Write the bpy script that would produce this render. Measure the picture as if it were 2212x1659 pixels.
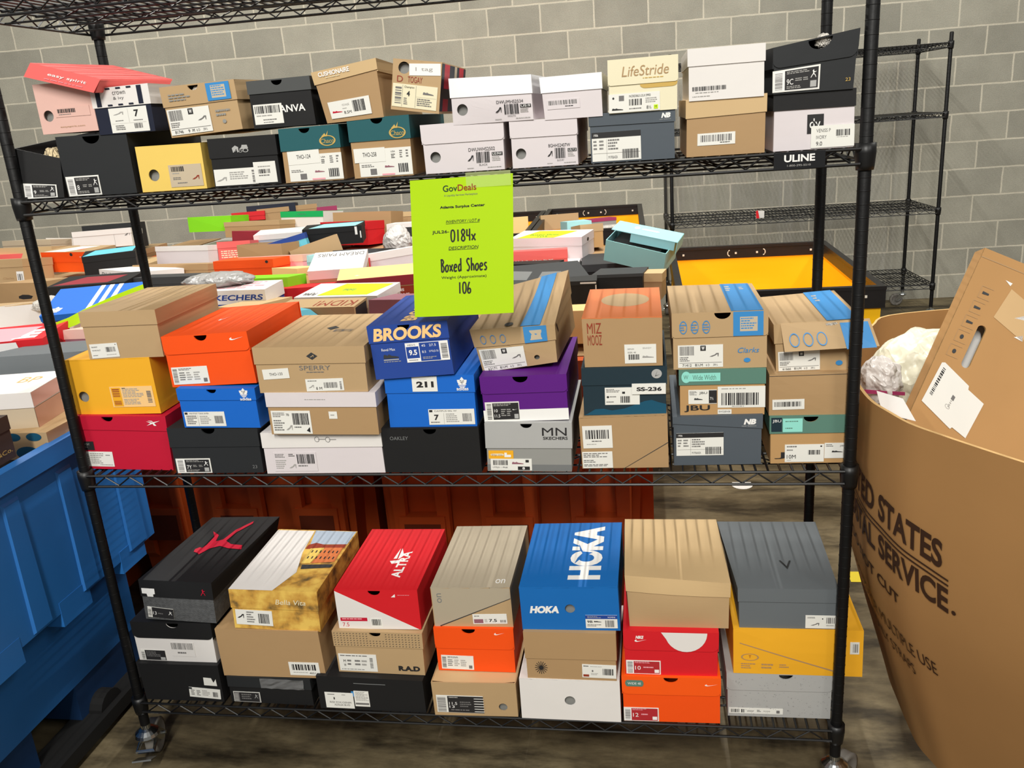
import bpy, bmesh, math, random
from mathutils import Vector, Matrix
from mathutils.geometry import tessellate_polygon
from math import sin, cos, pi, radians

for o in list(bpy.data.objects): bpy.data.objects.remove(o, do_unlink=True)
SC = bpy.context.scene
COL = SC.collection
random.seed(7)

# ------------------------------------------------------------------ camera
cam_d = bpy.data.cameras.new('camera'); cam = bpy.data.objects.new('camera', cam_d); COL.objects.link(cam)
cam_d.sensor_width = 36.0; cam_d.lens = 1844.0 / 2212.0 * 36.0; cam_d.clip_start = .02; cam_d.clip_end = 60
_r = Vector((0.98672872, 0.14619192, -0.07067075)); _u = Vector((0.02294687, 0.30531418, 0.95197515)); _d = Vector((-0.16074786, 0.9409629, -0.29790762))
cam.matrix_world = Matrix(((_r.x, _u.x, -_d.x, 1.3807), (_r.y, _u.y, -_d.y, -1.7591), (_r.z, _u.z, -_d.z, 1.62), (0, 0, 0, 1)))
SC.camera = cam

# ------------------------------------------------------------------ view, world, lights
SC.view_settings.view_transform = 'Standard'; SC.view_settings.look = 'None'
SC.view_settings.gamma = 1.0; SC.view_settings.use_curve_mapping = False
SC.view_settings.exposure = 0.0
W = bpy.data.worlds.new('hall_air'); SC.world = W; W.use_nodes = True
W.node_tree.nodes['Background'].inputs[0].default_value = (1.0, .96, .88, 1)
W.node_tree.nodes['Background'].inputs[1].default_value = 0.18
def radians_(a): return a * pi / 180
def strip_light(n, x, y, z, sx, sy, power, col=(1, .975, .915)):
    l = bpy.data.lights.new(n, 'AREA'); l.shape = 'RECTANGLE'; l.size = sx; l.size_y = sy; l.energy = power; l.color = col
    o = bpy.data.objects.new(n, l); COL.objects.link(o); o.location = (x, y, z); return o
# rows of overhead strip fixtures running front to back over the hall
for i, (x, y, z, p, t) in enumerate([(1.1, -4.4, 4.5, 272, 34), (4.4, -3.4, 4.5, 75, 30), (-2.4, -3.4, 4.5, 95, 30),
                               (1.25, 2.0, 4.3, 138, 0), (-2.4, 2.2, 4.6, 112, 0), (4.6, 2.0, 4.6, 80, 0)]):
    strip_light('strip_lamp', x, y, z, .035 if y > 0 else .3, 2.4, p).rotation_euler = (radians_(t), 0, 0)
# ------------------------------------------------------------------ materials
def lin(c):
    c = c / 255.0
    return c / 12.92 if c <= .04045 else ((c + .055) / 1.055) ** 2.4
def rgb(c, k=1.0): return (lin(c[0]) * k, lin(c[1]) * k, lin(c[2]) * k, 1)
_M = {}
def mat(name, c, rough=.62, var=.07, scale=9, bump=.0, metal=0.0, spec=.35, alpha=1.0, trans=0.0, coat=0.0):
    key = (name, c, rough, var, bump, metal)
    if key in _M: return _M[key]
    m = bpy.data.materials.new(name); m.use_nodes = True; nt = m.node_tree; N = nt.nodes; L = nt.links
    b = N['Principled BSDF']; b.inputs['Roughness'].default_value = rough; b.inputs['Metallic'].default_value = metal
    b.inputs['Specular IOR Level'].default_value = spec
    if coat: b.inputs['Coat Weight'].default_value = coat; b.inputs['Coat Roughness'].default_value = .15
    tc = N.new('ShaderNodeTexCoord'); nz = N.new('ShaderNodeTexNoise'); nz.inputs['Scale'].default_value = scale; nz.inputs['Detail'].default_value = 5
    L.new(tc.outputs['Object'], nz.inputs['Vector'])
    mx = N.new('ShaderNodeMix'); mx.data_type = 'RGBA'
    mx.inputs[6].default_value = rgb(c, 1 - var); mx.inputs[7].default_value = rgb(c, 1 + var)
    L.new(nz.outputs['Fac'], mx.inputs[0]); L.new(mx.outputs[2], b.inputs['Base Color'])
    if bump:
        n2 = N.new('ShaderNodeTexNoise'); n2.inputs['Scale'].default_value = scale * 3; n2.inputs['Detail'].default_value = 4
        L.new(tc.outputs['Object'], n2.inputs['Vector'])
        bp = N.new('ShaderNodeBump'); bp.inputs['Strength'].default_value = bump; bp.inputs['Distance'].default_value = .004
        L.new(n2.outputs['Fac'], bp.inputs['Height']); L.new(bp.outputs[0], b.inputs['Normal'])
    if alpha < 1: b.inputs['Alpha'].default_value = alpha
    if trans: b.inputs['Transmission Weight'].default_value = trans
    m.diffuse_color = rgb(c)
    _M[key] = m; return m
CC = dict(tan=(188, 158, 117), tan2=(177, 144, 103), tanl=(208, 178, 132), kraft=(190, 150, 100), white=(232, 228, 224), lilac=(222, 214, 216), cream=(236, 228, 196),
          ivory=(238, 232, 214), black=(26, 26, 27), blk2=(38, 40, 42), char=(58, 60, 62), char2=(78, 80, 80), slate=(82, 90, 98), navy=(24, 30, 50), orange=(250, 84, 14),
          orange2=(255, 92, 16), red=(214, 28, 38), crimson=(196, 20, 52), blue=(22, 98, 190), adi=(20, 104, 204), brooks=(36, 70, 152), purple=(92, 22, 128),
          silver=(176, 176, 174), grey=(120, 122, 122), grey2=(150, 150, 146), steel=(104, 110, 114), teal=(34, 92, 98), tealg=(92, 132, 118), dteal=(30, 50, 60), pteal=(24, 82, 108),
          yellow=(244, 178, 40), yellow2=(238, 204, 104), coral=(240, 104, 100), pink=(228, 186, 174), rose=(240, 168, 178), aqua=(160, 216, 224), aqua2=(150, 206, 206),
          hoka=(18, 106, 184), lime=(204, 240, 24), green=(20, 172, 92), limeg=(132, 218, 30), mar=(150, 44, 56), magenta=(158, 50, 92), peach=(250, 206, 140), beige=(200, 184, 158),
          sky=(96, 196, 226), gold=(206, 172, 92), cyan=(110, 206, 230), sky2=(176, 190, 206), pink2=(206, 164, 140), brownk=(70, 56, 48), wht2=(250, 249, 250), mauve=(150, 100, 112), on=(178, 166, 144), onl=(206, 200, 188), mint=(150, 226, 212), clb=(60, 140, 204),
          ink=(44, 43, 44), inkg=(118, 116, 115), inkl=(168, 166, 162), rust=(216, 122, 70), wht=(244, 243, 240), stick=(236, 235, 228), brick=(150, 60, 40), vred=(180, 44, 50))
def cm(n, **k):
    if isinstance(n, tuple): return mat('card_colour', n, **k)
    return mat('print_' + n if k.pop('pr', 0) else 'card_' + n, CC[n], **k)
def card(n): return cm(n, rough=.6, var=.05, scale=7, bump=.12)
def ink(n): return cm(n, pr=1, rough=.5, var=.03)

# ------------------------------------------------------------------ text geometry
_T = {}
def text_geo(s, bold=0.0):
    if 'M' in s: bold = 0.0
    k = (s, bold)
    if k in _T: return _T[k]
    cu = bpy.data.curves.new('t', 'FONT'); cu.body = s; cu.size = 1; cu.resolution_u = 4; cu.offset = bold; cu.fill_mode = 'FRONT'
    cu.align_x = 'LEFT'
    ob = bpy.data.objects.new('t', cu)
    me = bpy.data.meshes.new_from_object(ob)
    v = [(p.co.x, p.co.y) for p in me.vertices]; f = [tuple(p.vertices) for p in me.polygons]
    bpy.data.objects.remove(ob); bpy.data.curves.remove(cu); bpy.data.meshes.remove(me)
    if not v: v = [(0, 0)]
    x0 = min(a for a, b in v); x1 = max(a for a, b in v); y0 = min(b for a, b in v); y1 = max(b for a, b in v)
    _T[k] = (v, f, x0, x1 if x1 > x0 else x0 + 1, y0, y1 if y1 > y0 else y0 + 1); return _T[k]

# ------------------------------------------------------------------ mesh builder
class MB:
    def __init__(s): s.v = []; s.f = []; s.mi = []; s.mats = []
    def m(s, mt):
        if mt not in s.mats: s.mats.append(mt)
        return s.mats.index(mt)
    def add(s, vs, fs, mt):
        n = len(s.v); s.v += [tuple(p) for p in vs]; i = s.m(mt)
        for f in fs: s.f.append(tuple(n + q for q in f)); s.mi.append(i)
    def box(s, x0, y0, z0, x1, y1, z1, mt):
        s.add([(x0, y0, z0), (x1, y0, z0), (x1, y1, z0), (x0, y1, z0), (x0, y0, z1), (x1, y0, z1), (x1, y1, z1), (x0, y1, z1)],
              [(0, 3, 2, 1), (4, 5, 6, 7), (0, 1, 5, 4), (1, 2, 6, 5), (2, 3, 7, 6), (3, 0, 4, 7)], mt)
    def obox(s, M, sx, sy, sz, mt):
        vs = [M @ Vector((a * sx / 2, b * sy / 2, c * sz / 2)) for c in (-1, 1) for a, b in ((-1, -1), (1, -1), (1, 1), (-1, 1))]
        s.add(vs, [(0, 3, 2, 1), (4, 5, 6, 7), (0, 1, 5, 4), (1, 2, 6, 5), (2, 3, 7, 6), (3, 0, 4, 7)], mt)
    def tube(s, pts, r, mt, n=8, cap=True):
        pts = [Vector(p) for p in pts]; rings = []
        for i, p in enumerate(pts):
            a = pts[max(i - 1, 0)]; b = pts[min(i + 1, len(pts) - 1)]; d = (b - a).normalized()
            up = Vector((0, 0, 1)) if abs(d.z) < .9 else Vector((1, 0, 0))
            e1 = d.cross(up).normalized(); e2 = d.cross(e1)
            rr = r[i] if isinstance(r, (list, tuple)) else r
            rings.append([p + e1 * rr * cos(2 * pi * k / n) + e2 * rr * sin(2 * pi * k / n) for k in range(n)])
        vs = [q for rg in rings for q in rg]; fs = []
        for i in range(len(pts) - 1):
            for k in range(n): fs.append((i * n + k, i * n + (k + 1) % n, (i + 1) * n + (k + 1) % n, (i + 1) * n + k))
        if cap: fs.append(tuple(range(n))); fs.append(tuple((len(pts) - 1) * n + k for k in reversed(range(n))))
        s.add(vs, fs, mt)
    def lathe(s, prof, mt, c=(0, 0, 0), n=20):
        vs = []; fs = []
        for r, z in prof:
            for k in range(n): vs.append((c[0] + r * cos(2 * pi * k / n), c[1] + r * sin(2 * pi * k / n), c[2] + z))
        for i in range(len(prof) - 1):
            for k in range(n): fs.append((i * n + k, i * n + (k + 1) % n, (i + 1) * n + (k + 1) % n, (i + 1) * n + k))
        s.add(vs, fs, mt)
    def panel(s, outer, holes, y0, y1, mt):
        """flat board in the xz plane between depths y0 (front) and y1, with holes cut through"""
        loops = [outer] + holes
        tri = tessellate_polygon([[Vector((a, b, 0)) for a, b in l] for l in loops]); flat = [p for l in loops for p in l]
        s.add([(a, y0, b) for a, b in flat], [tuple(t) for t in tri], mt)
        s.add([(a, y1, b) for a, b in flat], [tuple(reversed(t)) for t in tri], mt)
        for l in loops:
            n = len(l); s.add([(a, y0, b) for a, b in l] + [(a, y1, b) for a, b in l], [(i, (i + 1) % n, n + (i + 1) % n, n + i) for i in range(n)], mt)
    def flat(s, loops, fn, mt):
        """flat shape (outer loop and holes) printed on a face; fn maps (u,v) to a point"""
        tri = tessellate_polygon([[Vector((a, b, 0)) for a, b in l] for l in loops]); pts = [p for l in loops for p in l]
        s.add([fn(a, b) for a, b in pts], [tuple(t) for t in tri], mt)
    def text(s, st, fn, x0, z0, x1, z1, mt, bold=0.0, shear=0.0):
        v, f, a0, a1, b0, b1 = text_geo(st, bold)
        vs = []
        for a, b in v:
            tv = (b - b0) / (b1 - b0); tu = (a - a0) / (a1 - a0)
            vs.append(fn(x0 + (x1 - x0) * tu + shear * tv * (z1 - z0), z0 + (z1 - z0) * tv))
        s.add(vs, f, mt)
    def fine(s, size=.045, cuts=2):
        bm = s.bm(); 
        for _ in range(cuts):
            ed = [e for e in bm.edges if e.calc_length() > size]
            if not ed: break
            bmesh.ops.subdivide_edges(bm, edges=ed, cuts=1 if max(e.calc_length() for e in ed) < size * 2 else 3, use_grid_fill=True)
        me = bpy.data.meshes.new('x'); bm.to_mesh(me); bm.free()
        s.v = [tuple(p.co) for p in me.vertices]; s.f = [tuple(p.vertices) for p in me.polygons]; s.mi = [p.material_index for p in me.polygons]
        bpy.data.meshes.remove(me)
    def bm(s):
        bm = bmesh.new(); vs = [bm.verts.new(p) for p in s.v]
        for f, i in zip(s.f, s.mi):
            try: q = bm.faces.new([vs[k] for k in f]); q.material_index = i
            except ValueError: pass
        bmesh.ops.remove_doubles(bm, verts=bm.verts, dist=1e-5)
        return bm
    def merge(s, o):
        idx = [s.m(mt) for mt in o.mats]; n = len(s.v); s.v += o.v
        for f, i in zip(o.f, o.mi): s.f.append(tuple(n + q for q in f)); s.mi.append(idx[i])
    def warp(s, fn): s.v = [tuple(fn(p)) for p in s.v]
    def build(s, name, parent=None, smooth=False, loc=None):
        me = bpy.data.meshes.new(name); me.from_pydata(s.v, [], s.f)
        for mt in s.mats: me.materials.append(mt)
        me.polygons.foreach_set('material_index', s.mi)
        if smooth: me.polygons.foreach_set('use_smooth', [True] * len(s.f))
        me.update(); o = bpy.data.objects.new(name, me); COL.objects.link(o)
        if parent: o.parent = parent
        if loc: o.location = loc
        return o
def empty(name, loc=(0, 0, 0), rot=(0, 0, 0)):
    o = bpy.data.objects.new(name, None); COL.objects.link(o); o.location = loc; o.rotation_euler = rot; o.empty_display_size = .05; return o
def tag(o, label, cat, group=None, kind=None):
    o['label'] = label; o['category'] = cat
    if group: o['group'] = group
    if kind: o['kind'] = kind
    return o
def arc(cx, cy, r, a0, a1, n=10, ry=None):
    ry = ry or r
    return [(cx + r * cos(radians(a0 + (a1 - a0) * i / n)), cy + ry * sin(radians(a0 + (a1 - a0) * i / n))) for i in range(n + 1)]

# ------------------------------------------------------------------ printed marks (unit size, centred)
def sh_swoosh():
    top = [(-.5, .02), (-.42, .13), (-.33, .2), (-.36, .08), (-.34, -.01), (-.26, -.06), (-.1, -.03), (.5, .2)]
    bot = [(.5, .2), (.1, .0), (-.15, -.13), (-.33, -.2), (-.46, -.16), (-.5, -.06)]
    return [[top + bot[1:]]]
def sh_trefoil():
    o = []
    for a, l in ((90, .5), (142, .46), (38, .46)):
        c, s_ = cos(radians(a)), sin(radians(a)); pts = []
        for t in range(13):
            u = t / 12; w = .17 * sin(pi * u ** .8)
            pts.append((u * l, w))
        pts += [(p, -q) for p, q in reversed(pts[1:-1])]
        o.append([[(p * c - q * s_, p * s_ + q * c - .05) for p, q in pts]])
    for k, z in enumerate((-.12, -.22, -.32)):
        w = .3 - .07 * k; o.append([[(-w, z - .03), (w, z - .03), (w, z + .03), (-w, z + .03)]])
    return o
def sh_leaper():
    return [[[(-.05, .5), (.03, .5), (.05, .42), (.0, .36), (.06, .3), (.28, .22), (.5, .3), (.3, .14), (.1, .14), (.08, 0), (.3, -.18), (.42, -.5), (.34, -.5), (.2, -.22), (0, -.08), (-.18, -.22), (-.36, -.48), (-.5, -.5), (-.3, -.2), (-.12, .0), (-.1, .2), (-.2, .36), (-.14, .4)]]]
def sh_vector():
    return [[[(-.5, .22), (-.1, .1), (.5, .3), (.06, .02), (.2, -.3), (.02, -.3), (-.06, -.06), (-.5, -.3), (-.2, 0)]], [[(-.4, .3), (.02, .14), (-.1, .3)]]]
def sh_sail():
    return [[[(-.05, .5), (-.3, -.1), (-.06, -.14)]], [[(.05, .48), (.35, -.02), (.02, -.2)]], [[(-.5, -.2), (.4, -.28), (.1, -.42), (-.3, -.4)]]]
def sh_sun():
    o = []
    for k in range(16):
        a = 2 * pi * k / 16; d = .05
        o.append([[(.12 * cos(a - .2), .12 * sin(a - .2)), (.5 * cos(a - d), .5 * sin(a - d)), (.5 * cos(a + d), .5 * sin(a + d)), (.12 * cos(a + .2), .12 * sin(a + .2))]])
    o.append([arc(0, 0, .16, 0, 345, 23)]); return o
def sh_shoe():
    return [[[(-.5, -.2), (.5, -.2), (.5, -.08), (.3, .02), (.05, .08), (-.12, .26), (-.2, .12), (-.42, .26), (-.48, .1)]]]
def sh_heel():
    return [[[(-.5, -.3), (-.2, -.3), (.1, -.1), (.3, .15), (.34, -.3), (.4, -.3), (.44, .3), (.2, .3), (0, .02), (-.3, -.14)]]]
def sh_carriage():
    o = []
    for cx, cy, r in ((.28, -.15, .17), (-.02, -.2, .11), (-.34, -.12, .07)):
        o.append([arc(cx, cy, r, 0, 345, 15), arc(cx, cy, r * .7, 0, 345, 15)])
    o.append([[(-.1, -.05), (.45, .0), (.4, .3), (.1, .32), (.05, .12)]]); o.append([[(-.5, .1), (-.3, .3), (-.12, .15), (-.15, -.28), (-.2, -.28), (-.25, .02), (-.42, -.28), (-.46, -.28)]]); return o
def sh_m(): return [[[(-.5, -.4), (-.5, .4), (-.4, .4), (-.2, -.1), (.0, .4), (.1, .4), (.1, -.4), (.0, -.4), (.0, .1), (-.16, -.3), (-.24, -.3), (-.4, .1), (-.4, -.4)]]]
def sh_ring(): return [[arc(0, 0, .5, 0, 352, 24), arc(0, 0, .42, 0, 352, 24)]]
def sh_disc(): return [[arc(0, 0, .5, 0, 345, 23)]]
def sh_pill(): return [[arc(.35, 0, .15, -90, 90, 8) + arc(-.35, 0, .15, 90, 270, 8)]]
SHAPES = dict(swoosh=sh_swoosh, trefoil=sh_trefoil, leaper=sh_leaper, vector=sh_vector, sail=sh_sail, sun=sh_sun, shoe=sh_shoe, heel=sh_heel, carriage=sh_carriage, ring=sh_ring, disc=sh_disc, pill=sh_pill)

def items(mb, fn, its, rng, base=0):
    """draw printed items; fn(u,v) maps face fractions 0..1 to a point"""
    o0 = Vector(fn(0, 0)); nrm = (Vector(fn(1, 0)) - o0).cross(Vector(fn(0, 1)) - o0).normalized()
    for li, it in enumerate(its):
        k = it[0]; n_before = len(mb.v)
        item(mb, fn, it, rng)
        off = nrm * ((li + base) * .00005)
        for q_ in range(n_before, len(mb.v)): p_ = mb.v[q_]; mb.v[q_] = (p_[0] + off.x, p_[1] + off.y, p_[2] + off.z)
def item(mb, fn, it, rng):
    k = it[0]
    if True:
        if k == 'r':
            _, a, b, c, d, col = it[:6]
            mb.flat([[(a, b), (c, b), (c, d), (a, d)]], fn, ink(col))
        elif k == 't':
            _, a, b, c, d, s, col = it[:7]; o = it[7] if len(it) > 7 else {}
            if o.get('rot'):
                u0, v0, u1, v1 = a, b, c, d     # text turned 90 degrees, reading upwards
                if o['rot'] == 90: g = lambda x, z: fn(u1 - (z - 0) * (u1 - u0), v0 + x * (v1 - v0))
                else: g = lambda x, z: fn(u1 - x * (u1 - u0), v1 - z * (v1 - v0))
                mb.text(s, g, 0, 0, 1, 1, ink(col), o.get('bold', .0))
            else: mb.text(s, fn, a, b, c, d, ink(col), o.get('bold', .0), o.get('shear', 0))
        elif k == 'p': mb.flat([it[1]], fn, ink(it[2]))
        elif k == 's':
            _, nm, a, b, c, d, col = it[:7]; rot = radians(it[7]) if len(it) > 7 else 0
            for lp in SHAPES[nm]():
                mb.flat([[((a + c) / 2 + (p * cos(rot) - q * sin(rot)) * (c - a), (b + d) / 2 + (p * sin(rot) + q * cos(rot)) * (d - b)) for p, q in l] for l in lp], fn, ink(col))
        elif k == 'bar':
            _, a, b, c, d, col = it[:6]; n = it[6] if len(it) > 6 else 22; x = a; st = (c - a) / n
            while x < c - st:
                w = st * rng.choice([.35, .6, .9, 1.3])
                mb.flat([[(x, b), (min(x + w, c), b), (min(x + w, c), d), (x, d)]], fn, ink(col)); x += w + st * rng.choice([.4, .6, .9])
        elif k == 'bav':
            _, a, b, c, d, col = it[:6]; n = it[6] if len(it) > 6 else 22; z = b; st = (d - b) / n
            while z < d - st:
                w = st * rng.choice([.35, .6, .9, 1.3])
                mb.flat([[(a, z), (c, z), (c, min(z + w, d)), (a, min(z + w, d))]], fn, ink(col)); z += w + st * rng.choice([.4, .6, .9])
        elif k == 'ln':
            _, a, b, c, d, n, col = it[:7]
            for i in range(n):
                z1 = d - (d - b) * i / n; z0 = z1 - (d - b) / n * .5; x = a; end = a + (c - a) * rng.uniform(.55, 1)
                while x < end:
                    w = (c - a) * rng.uniform(.05, .2); mb.flat([[(x, z0), (min(x + w, c), z0), (min(x + w, c), z1), (x, z1)]], fn, ink(col)); x += w + (c - a) * .03

# ------------------------------------------------------------------ cardboard shoe box
class Box:
    def __init__(s, key, w, h, d, lid, loc, rot, label, body='tan', lidc=None, cat='shoe box', group=None, warp=.0015, crush=None, seed=0, bow=0.0,
                 notch=None, hole=None, hinge=False, roundc=.0, skew=0.0, lidrot=None, topopen=False, fine=True, name='shoe_box'):
        s.w, s.h, s.d, s.lid = w, h, d, lid; s.rng = random.Random(key); r = s.rng
        s.root = tag(empty(name, loc, rot), label, cat, group)
        cr = crush or {}
        s.off = [Vector((r.uniform(-1, 1) * warp, r.uniform(-1, 1) * warp, r.uniform(-1, 1) * warp if k >= 4 else 0)) for k in range(8)]
        for k, v in cr.items(): s.off[k] = Vector(v)
        s.bow = bow; s.fineflag = fine; s.hard = bool(crush) or bow > .002 or warp > .0025; s.lt = .0022 if lid else 0
        s.body = MB(); s.lidm = MB() if lid else None; s.bd = MB(); s.ld = MB(); s.st = []
        bc = card(body); lc = card(lidc or body); t = .0025; lt = s.lt
        bw = w / 2 - lt; bh = h - (.0026 if lid else 0)
        holes = []
        if hole: holes.append(arc((hole[0] - .5) * w, hole[1] * h, hole[2], 0, 345, 23))
        def edge(hw, hh, nt, rr):
            o = [(-hw, 0), (hw, 0), (hw, hh)]
            if nt:
                cx = (nt[0] - .5) * w; o += [(cx + nt[1] * cos(radians(a)), hh - nt[1] * .8 * sin(radians(a))) for a in range(0, 181, 15)]
            return o + [(-hw, hh)]
        bt = h - (.0026 if lid else 0) - (.0 if topopen else .0)
        nb = (notch[0], notch[1] * 1.05) if (notch and lid) else None
        if notch and not lid:
            c0 = (notch[0] - .5) * w; holes.append([(c0 + notch[1] * cos(radians(a)), h - .003 - notch[1] * .8 * sin(radians(a))) for a in range(0, 181, 15)])
        s.body.panel(edge(bw, bt, nb, 0), holes, lt, lt + t, bc)
        if hole: s.body.box(max(-bw + .004, (hole[0] - .5) * w - .03), lt + .012, max(.004, hole[1] * h - .025), min(bw - .004, (hole[0] - .5) * w + .03), lt + .02, min(bt - .006, hole[1] * h + .03), ink('grey2'))
        s.body.box(-bw, d - lt - t, 0, bw, d - lt, bt, bc)
        s.body.box(-bw, lt + t, 0, -bw + t, d - lt - t, bt, bc); s.body.box(bw - t, lt + t, 0, bw, d - lt - t, bt, bc)
        s.body.box(-bw + t, lt + t, 0, bw - t, d - lt - t, t, bc)
        if not lid and not topopen: s.body.box(-bw, lt, bt - t, bw, d - lt, bt + .0004, card(lidc) if lidc else bc)
        if lid:
            L = s.lidm; z0 = h - lid; hw = w / 2; rr = roundc
            sk = skew
            o = []
            if rr: o += [(x, z) for x, z in arc(-hw + rr, z0 + rr, rr, 180, 270, 5)] + ([(x, z) for x, z in arc(hw - rr, z0 + rr, rr, 270, 360, 5)] if not hinge == 'L' else [(hw, z0)])
            else: o += [(-hw, z0 + sk), (hw, z0 - sk)]
            o += [(hw, h - .0025)]
            if notch: cx = (notch[0] - .5) * w; o += [(cx + notch[1] * cos(radians(a)), h - .0025 - notch[1] * .8 * sin(radians(a))) for a in range(0, 181, 15)]
            o += [(-hw, h - .0025)]
            L.panel(o, [], 0, lt * .8, lc)
            L.box(-hw, 0, h - .0025, hw, d, h, lc)
            L.box(-hw, d - lt * .8, z0, hw, d, h - .0025, lc)
            if not hinge: L.box(-hw, lt * .8, z0, -hw + lt * .8, d - lt * .8, h - .0025, lc); L.box(hw - lt * .8, lt * .8, z0, hw, d - lt * .8, h - .0025, lc)
            else:
                for sx in (-1, 1): L.box(sx * hw - (lt * .8 if sx > 0 else 0), lt * .8, z0, sx * hw + (0 if sx > 0 else lt * .8), d * .97, h - .0025, lc)
    def f_front(s, lidside, e=.0007):
        y = (0 if lidside else s.lt) - e - (.0009 if s.hard else 0)
        return lambda u, v: ((u - .5) * s.w, y, v * s.h)
    def front(s, its, lidside=None):
        for it in its:
            s.cnt = getattr(s, 'cnt', 0) + 1
            if lidside is None:
                zc = {'r': lambda: (it[2] + it[4]) / 2, 't': lambda: (it[2] + it[4]) / 2, 'p': lambda: sum(p[1] for p in it[1]) / len(it[1]), 's': lambda: (it[3] + it[5]) / 2}.get(it[0], lambda: (it[2] + it[4]) / 2)()
                ls = bool(s.lid) and zc * s.h > s.h - s.lid
            else: ls = lidside
            items(s.ld if ls else s.bd, s.f_front(ls), [it], s.rng, min(s.cnt, 12))
        return s
    def top(s, its):
        items(s.ld if s.lid else s.bd, lambda u, v: ((u - .5) * s.w, v * s.d, s.h + (.0016 if s.hard else .0006)), its, s.rng); return s
    def side(s, its, right=True):
        x = s.w / 2 + .0006
        items(s.ld if s.lid else s.bd, lambda u, v: (x if right else -x, (u if right else 1 - u) * s.d, v * s.h), its, s.rng); return s
    def sticker(s, a, b, c, d, its, base='stick', face='front', rot=0, e=.0011, name='sticker', label=None, tri=None):
        m = MB(); ls = bool(s.lid) and (b + d) / 2 * s.h > s.h - s.lid
        ls = ls or (bool(s.lid) and d * s.h > s.h - s.lid + .001)
        y = (0 if ls else s.lt) - (.0008 if s.hard else 0)
        ca, sa = cos(radians(rot)), sin(radians(rot)); cx = ((a + c) / 2 - .5) * s.w; cz = (b + d) / 2 * s.h; hw = (c - a) / 2 * s.w; hh = (d - b) / 2 * s.h
        def P(u, v, yy):
            p = (u - .5) * 2 * hw; q = (v - .5) * 2 * hh
            if face == 'top': return (cx + p * ca - q * sa, (b + d) / 2 * s.d + (p * sa + q * ca) * (s.d / s.h), s.h + .001 - (yy - y) if False else s.h + .0008 + (y - yy))
            return (cx + p * ca - q * sa, yy, cz + p * sa + q * ca)
        bm_ = ink(base)
        ol = tri or [(0, 0), (1, 0), (1, 1), (0, 1)]
        n = len(ol)
        fr = [P(u, v, y - e) for u, v in ol]; bk = [P(u, v, y - .0004) for u, v in ol]
        m.add(fr + bk, [tuple(range(n))] + [(i, (i + 1) % n, n + (i + 1) % n, n + i) for i in range(n)], bm_)
        m.fine(.03, 2 if s.hard else 1)
        m2 = MB(); items(m2, lambda u, v: P(u, v, y - e - .0004), its, s.rng)
        if m2.v and s.fineflag: m2.fine(.03, 2 if s.hard else 1)
        m.merge(m2)
        s.st.append((m, name, label)); return s
    def warpf(s, p):
        x, y, z = p; u = min(max(x / s.w + .5, 0), 1); v = min(max(y / s.d, 0), 1); w = min(max(z / s.h, 0), 1)
        o = Vector((0, 0, 0))
        for k in range(8):
            cu, cv, cw = ((0, 0), (1, 0), (1, 1), (0, 1))[k % 4] + (k // 4,)
            o += s.off[k] * ((u if cu else 1 - u) * (v if cv else 1 - v) * (w if cw else 1 - w))
        yb = -s.bow * sin(pi * u) * sin(pi * min(w, 1)) if v < .5 else 0
        zb = -abs(s.bow) * 1.2 * sin(pi * u) * sin(pi * v) * w
        return (x + o.x, y + o.y + yb * (1 - v), z + o.z + zb)
    def done(s):
        parts = []
        if s.fineflag:
            s.body.fine(.03 if s.hard else .05, 2 if s.hard else 1)
            if s.lidm: s.lidm.fine(.03 if s.hard else .05, 2 if s.hard else 1)
        if s.fineflag:
            for q_ in (s.bd, s.ld):
                if q_.v: q_.fine(.03 if s.hard else .05, 2 if s.hard else 1)
        s.body.merge(s.bd)
        s.body.warp(s.warpf); b = s.body.build('body', s.root)
        if s.lidm:
            s.lidm.merge(s.ld); s.lidm.warp(s.warpf); l = s.lidm.build('lid', s.root)
        for m, n, lb in s.st:
            m.warp(s.warpf); o = m.build(n, s.root)
            if lb: o['label'] = lb
        return s.root
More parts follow.
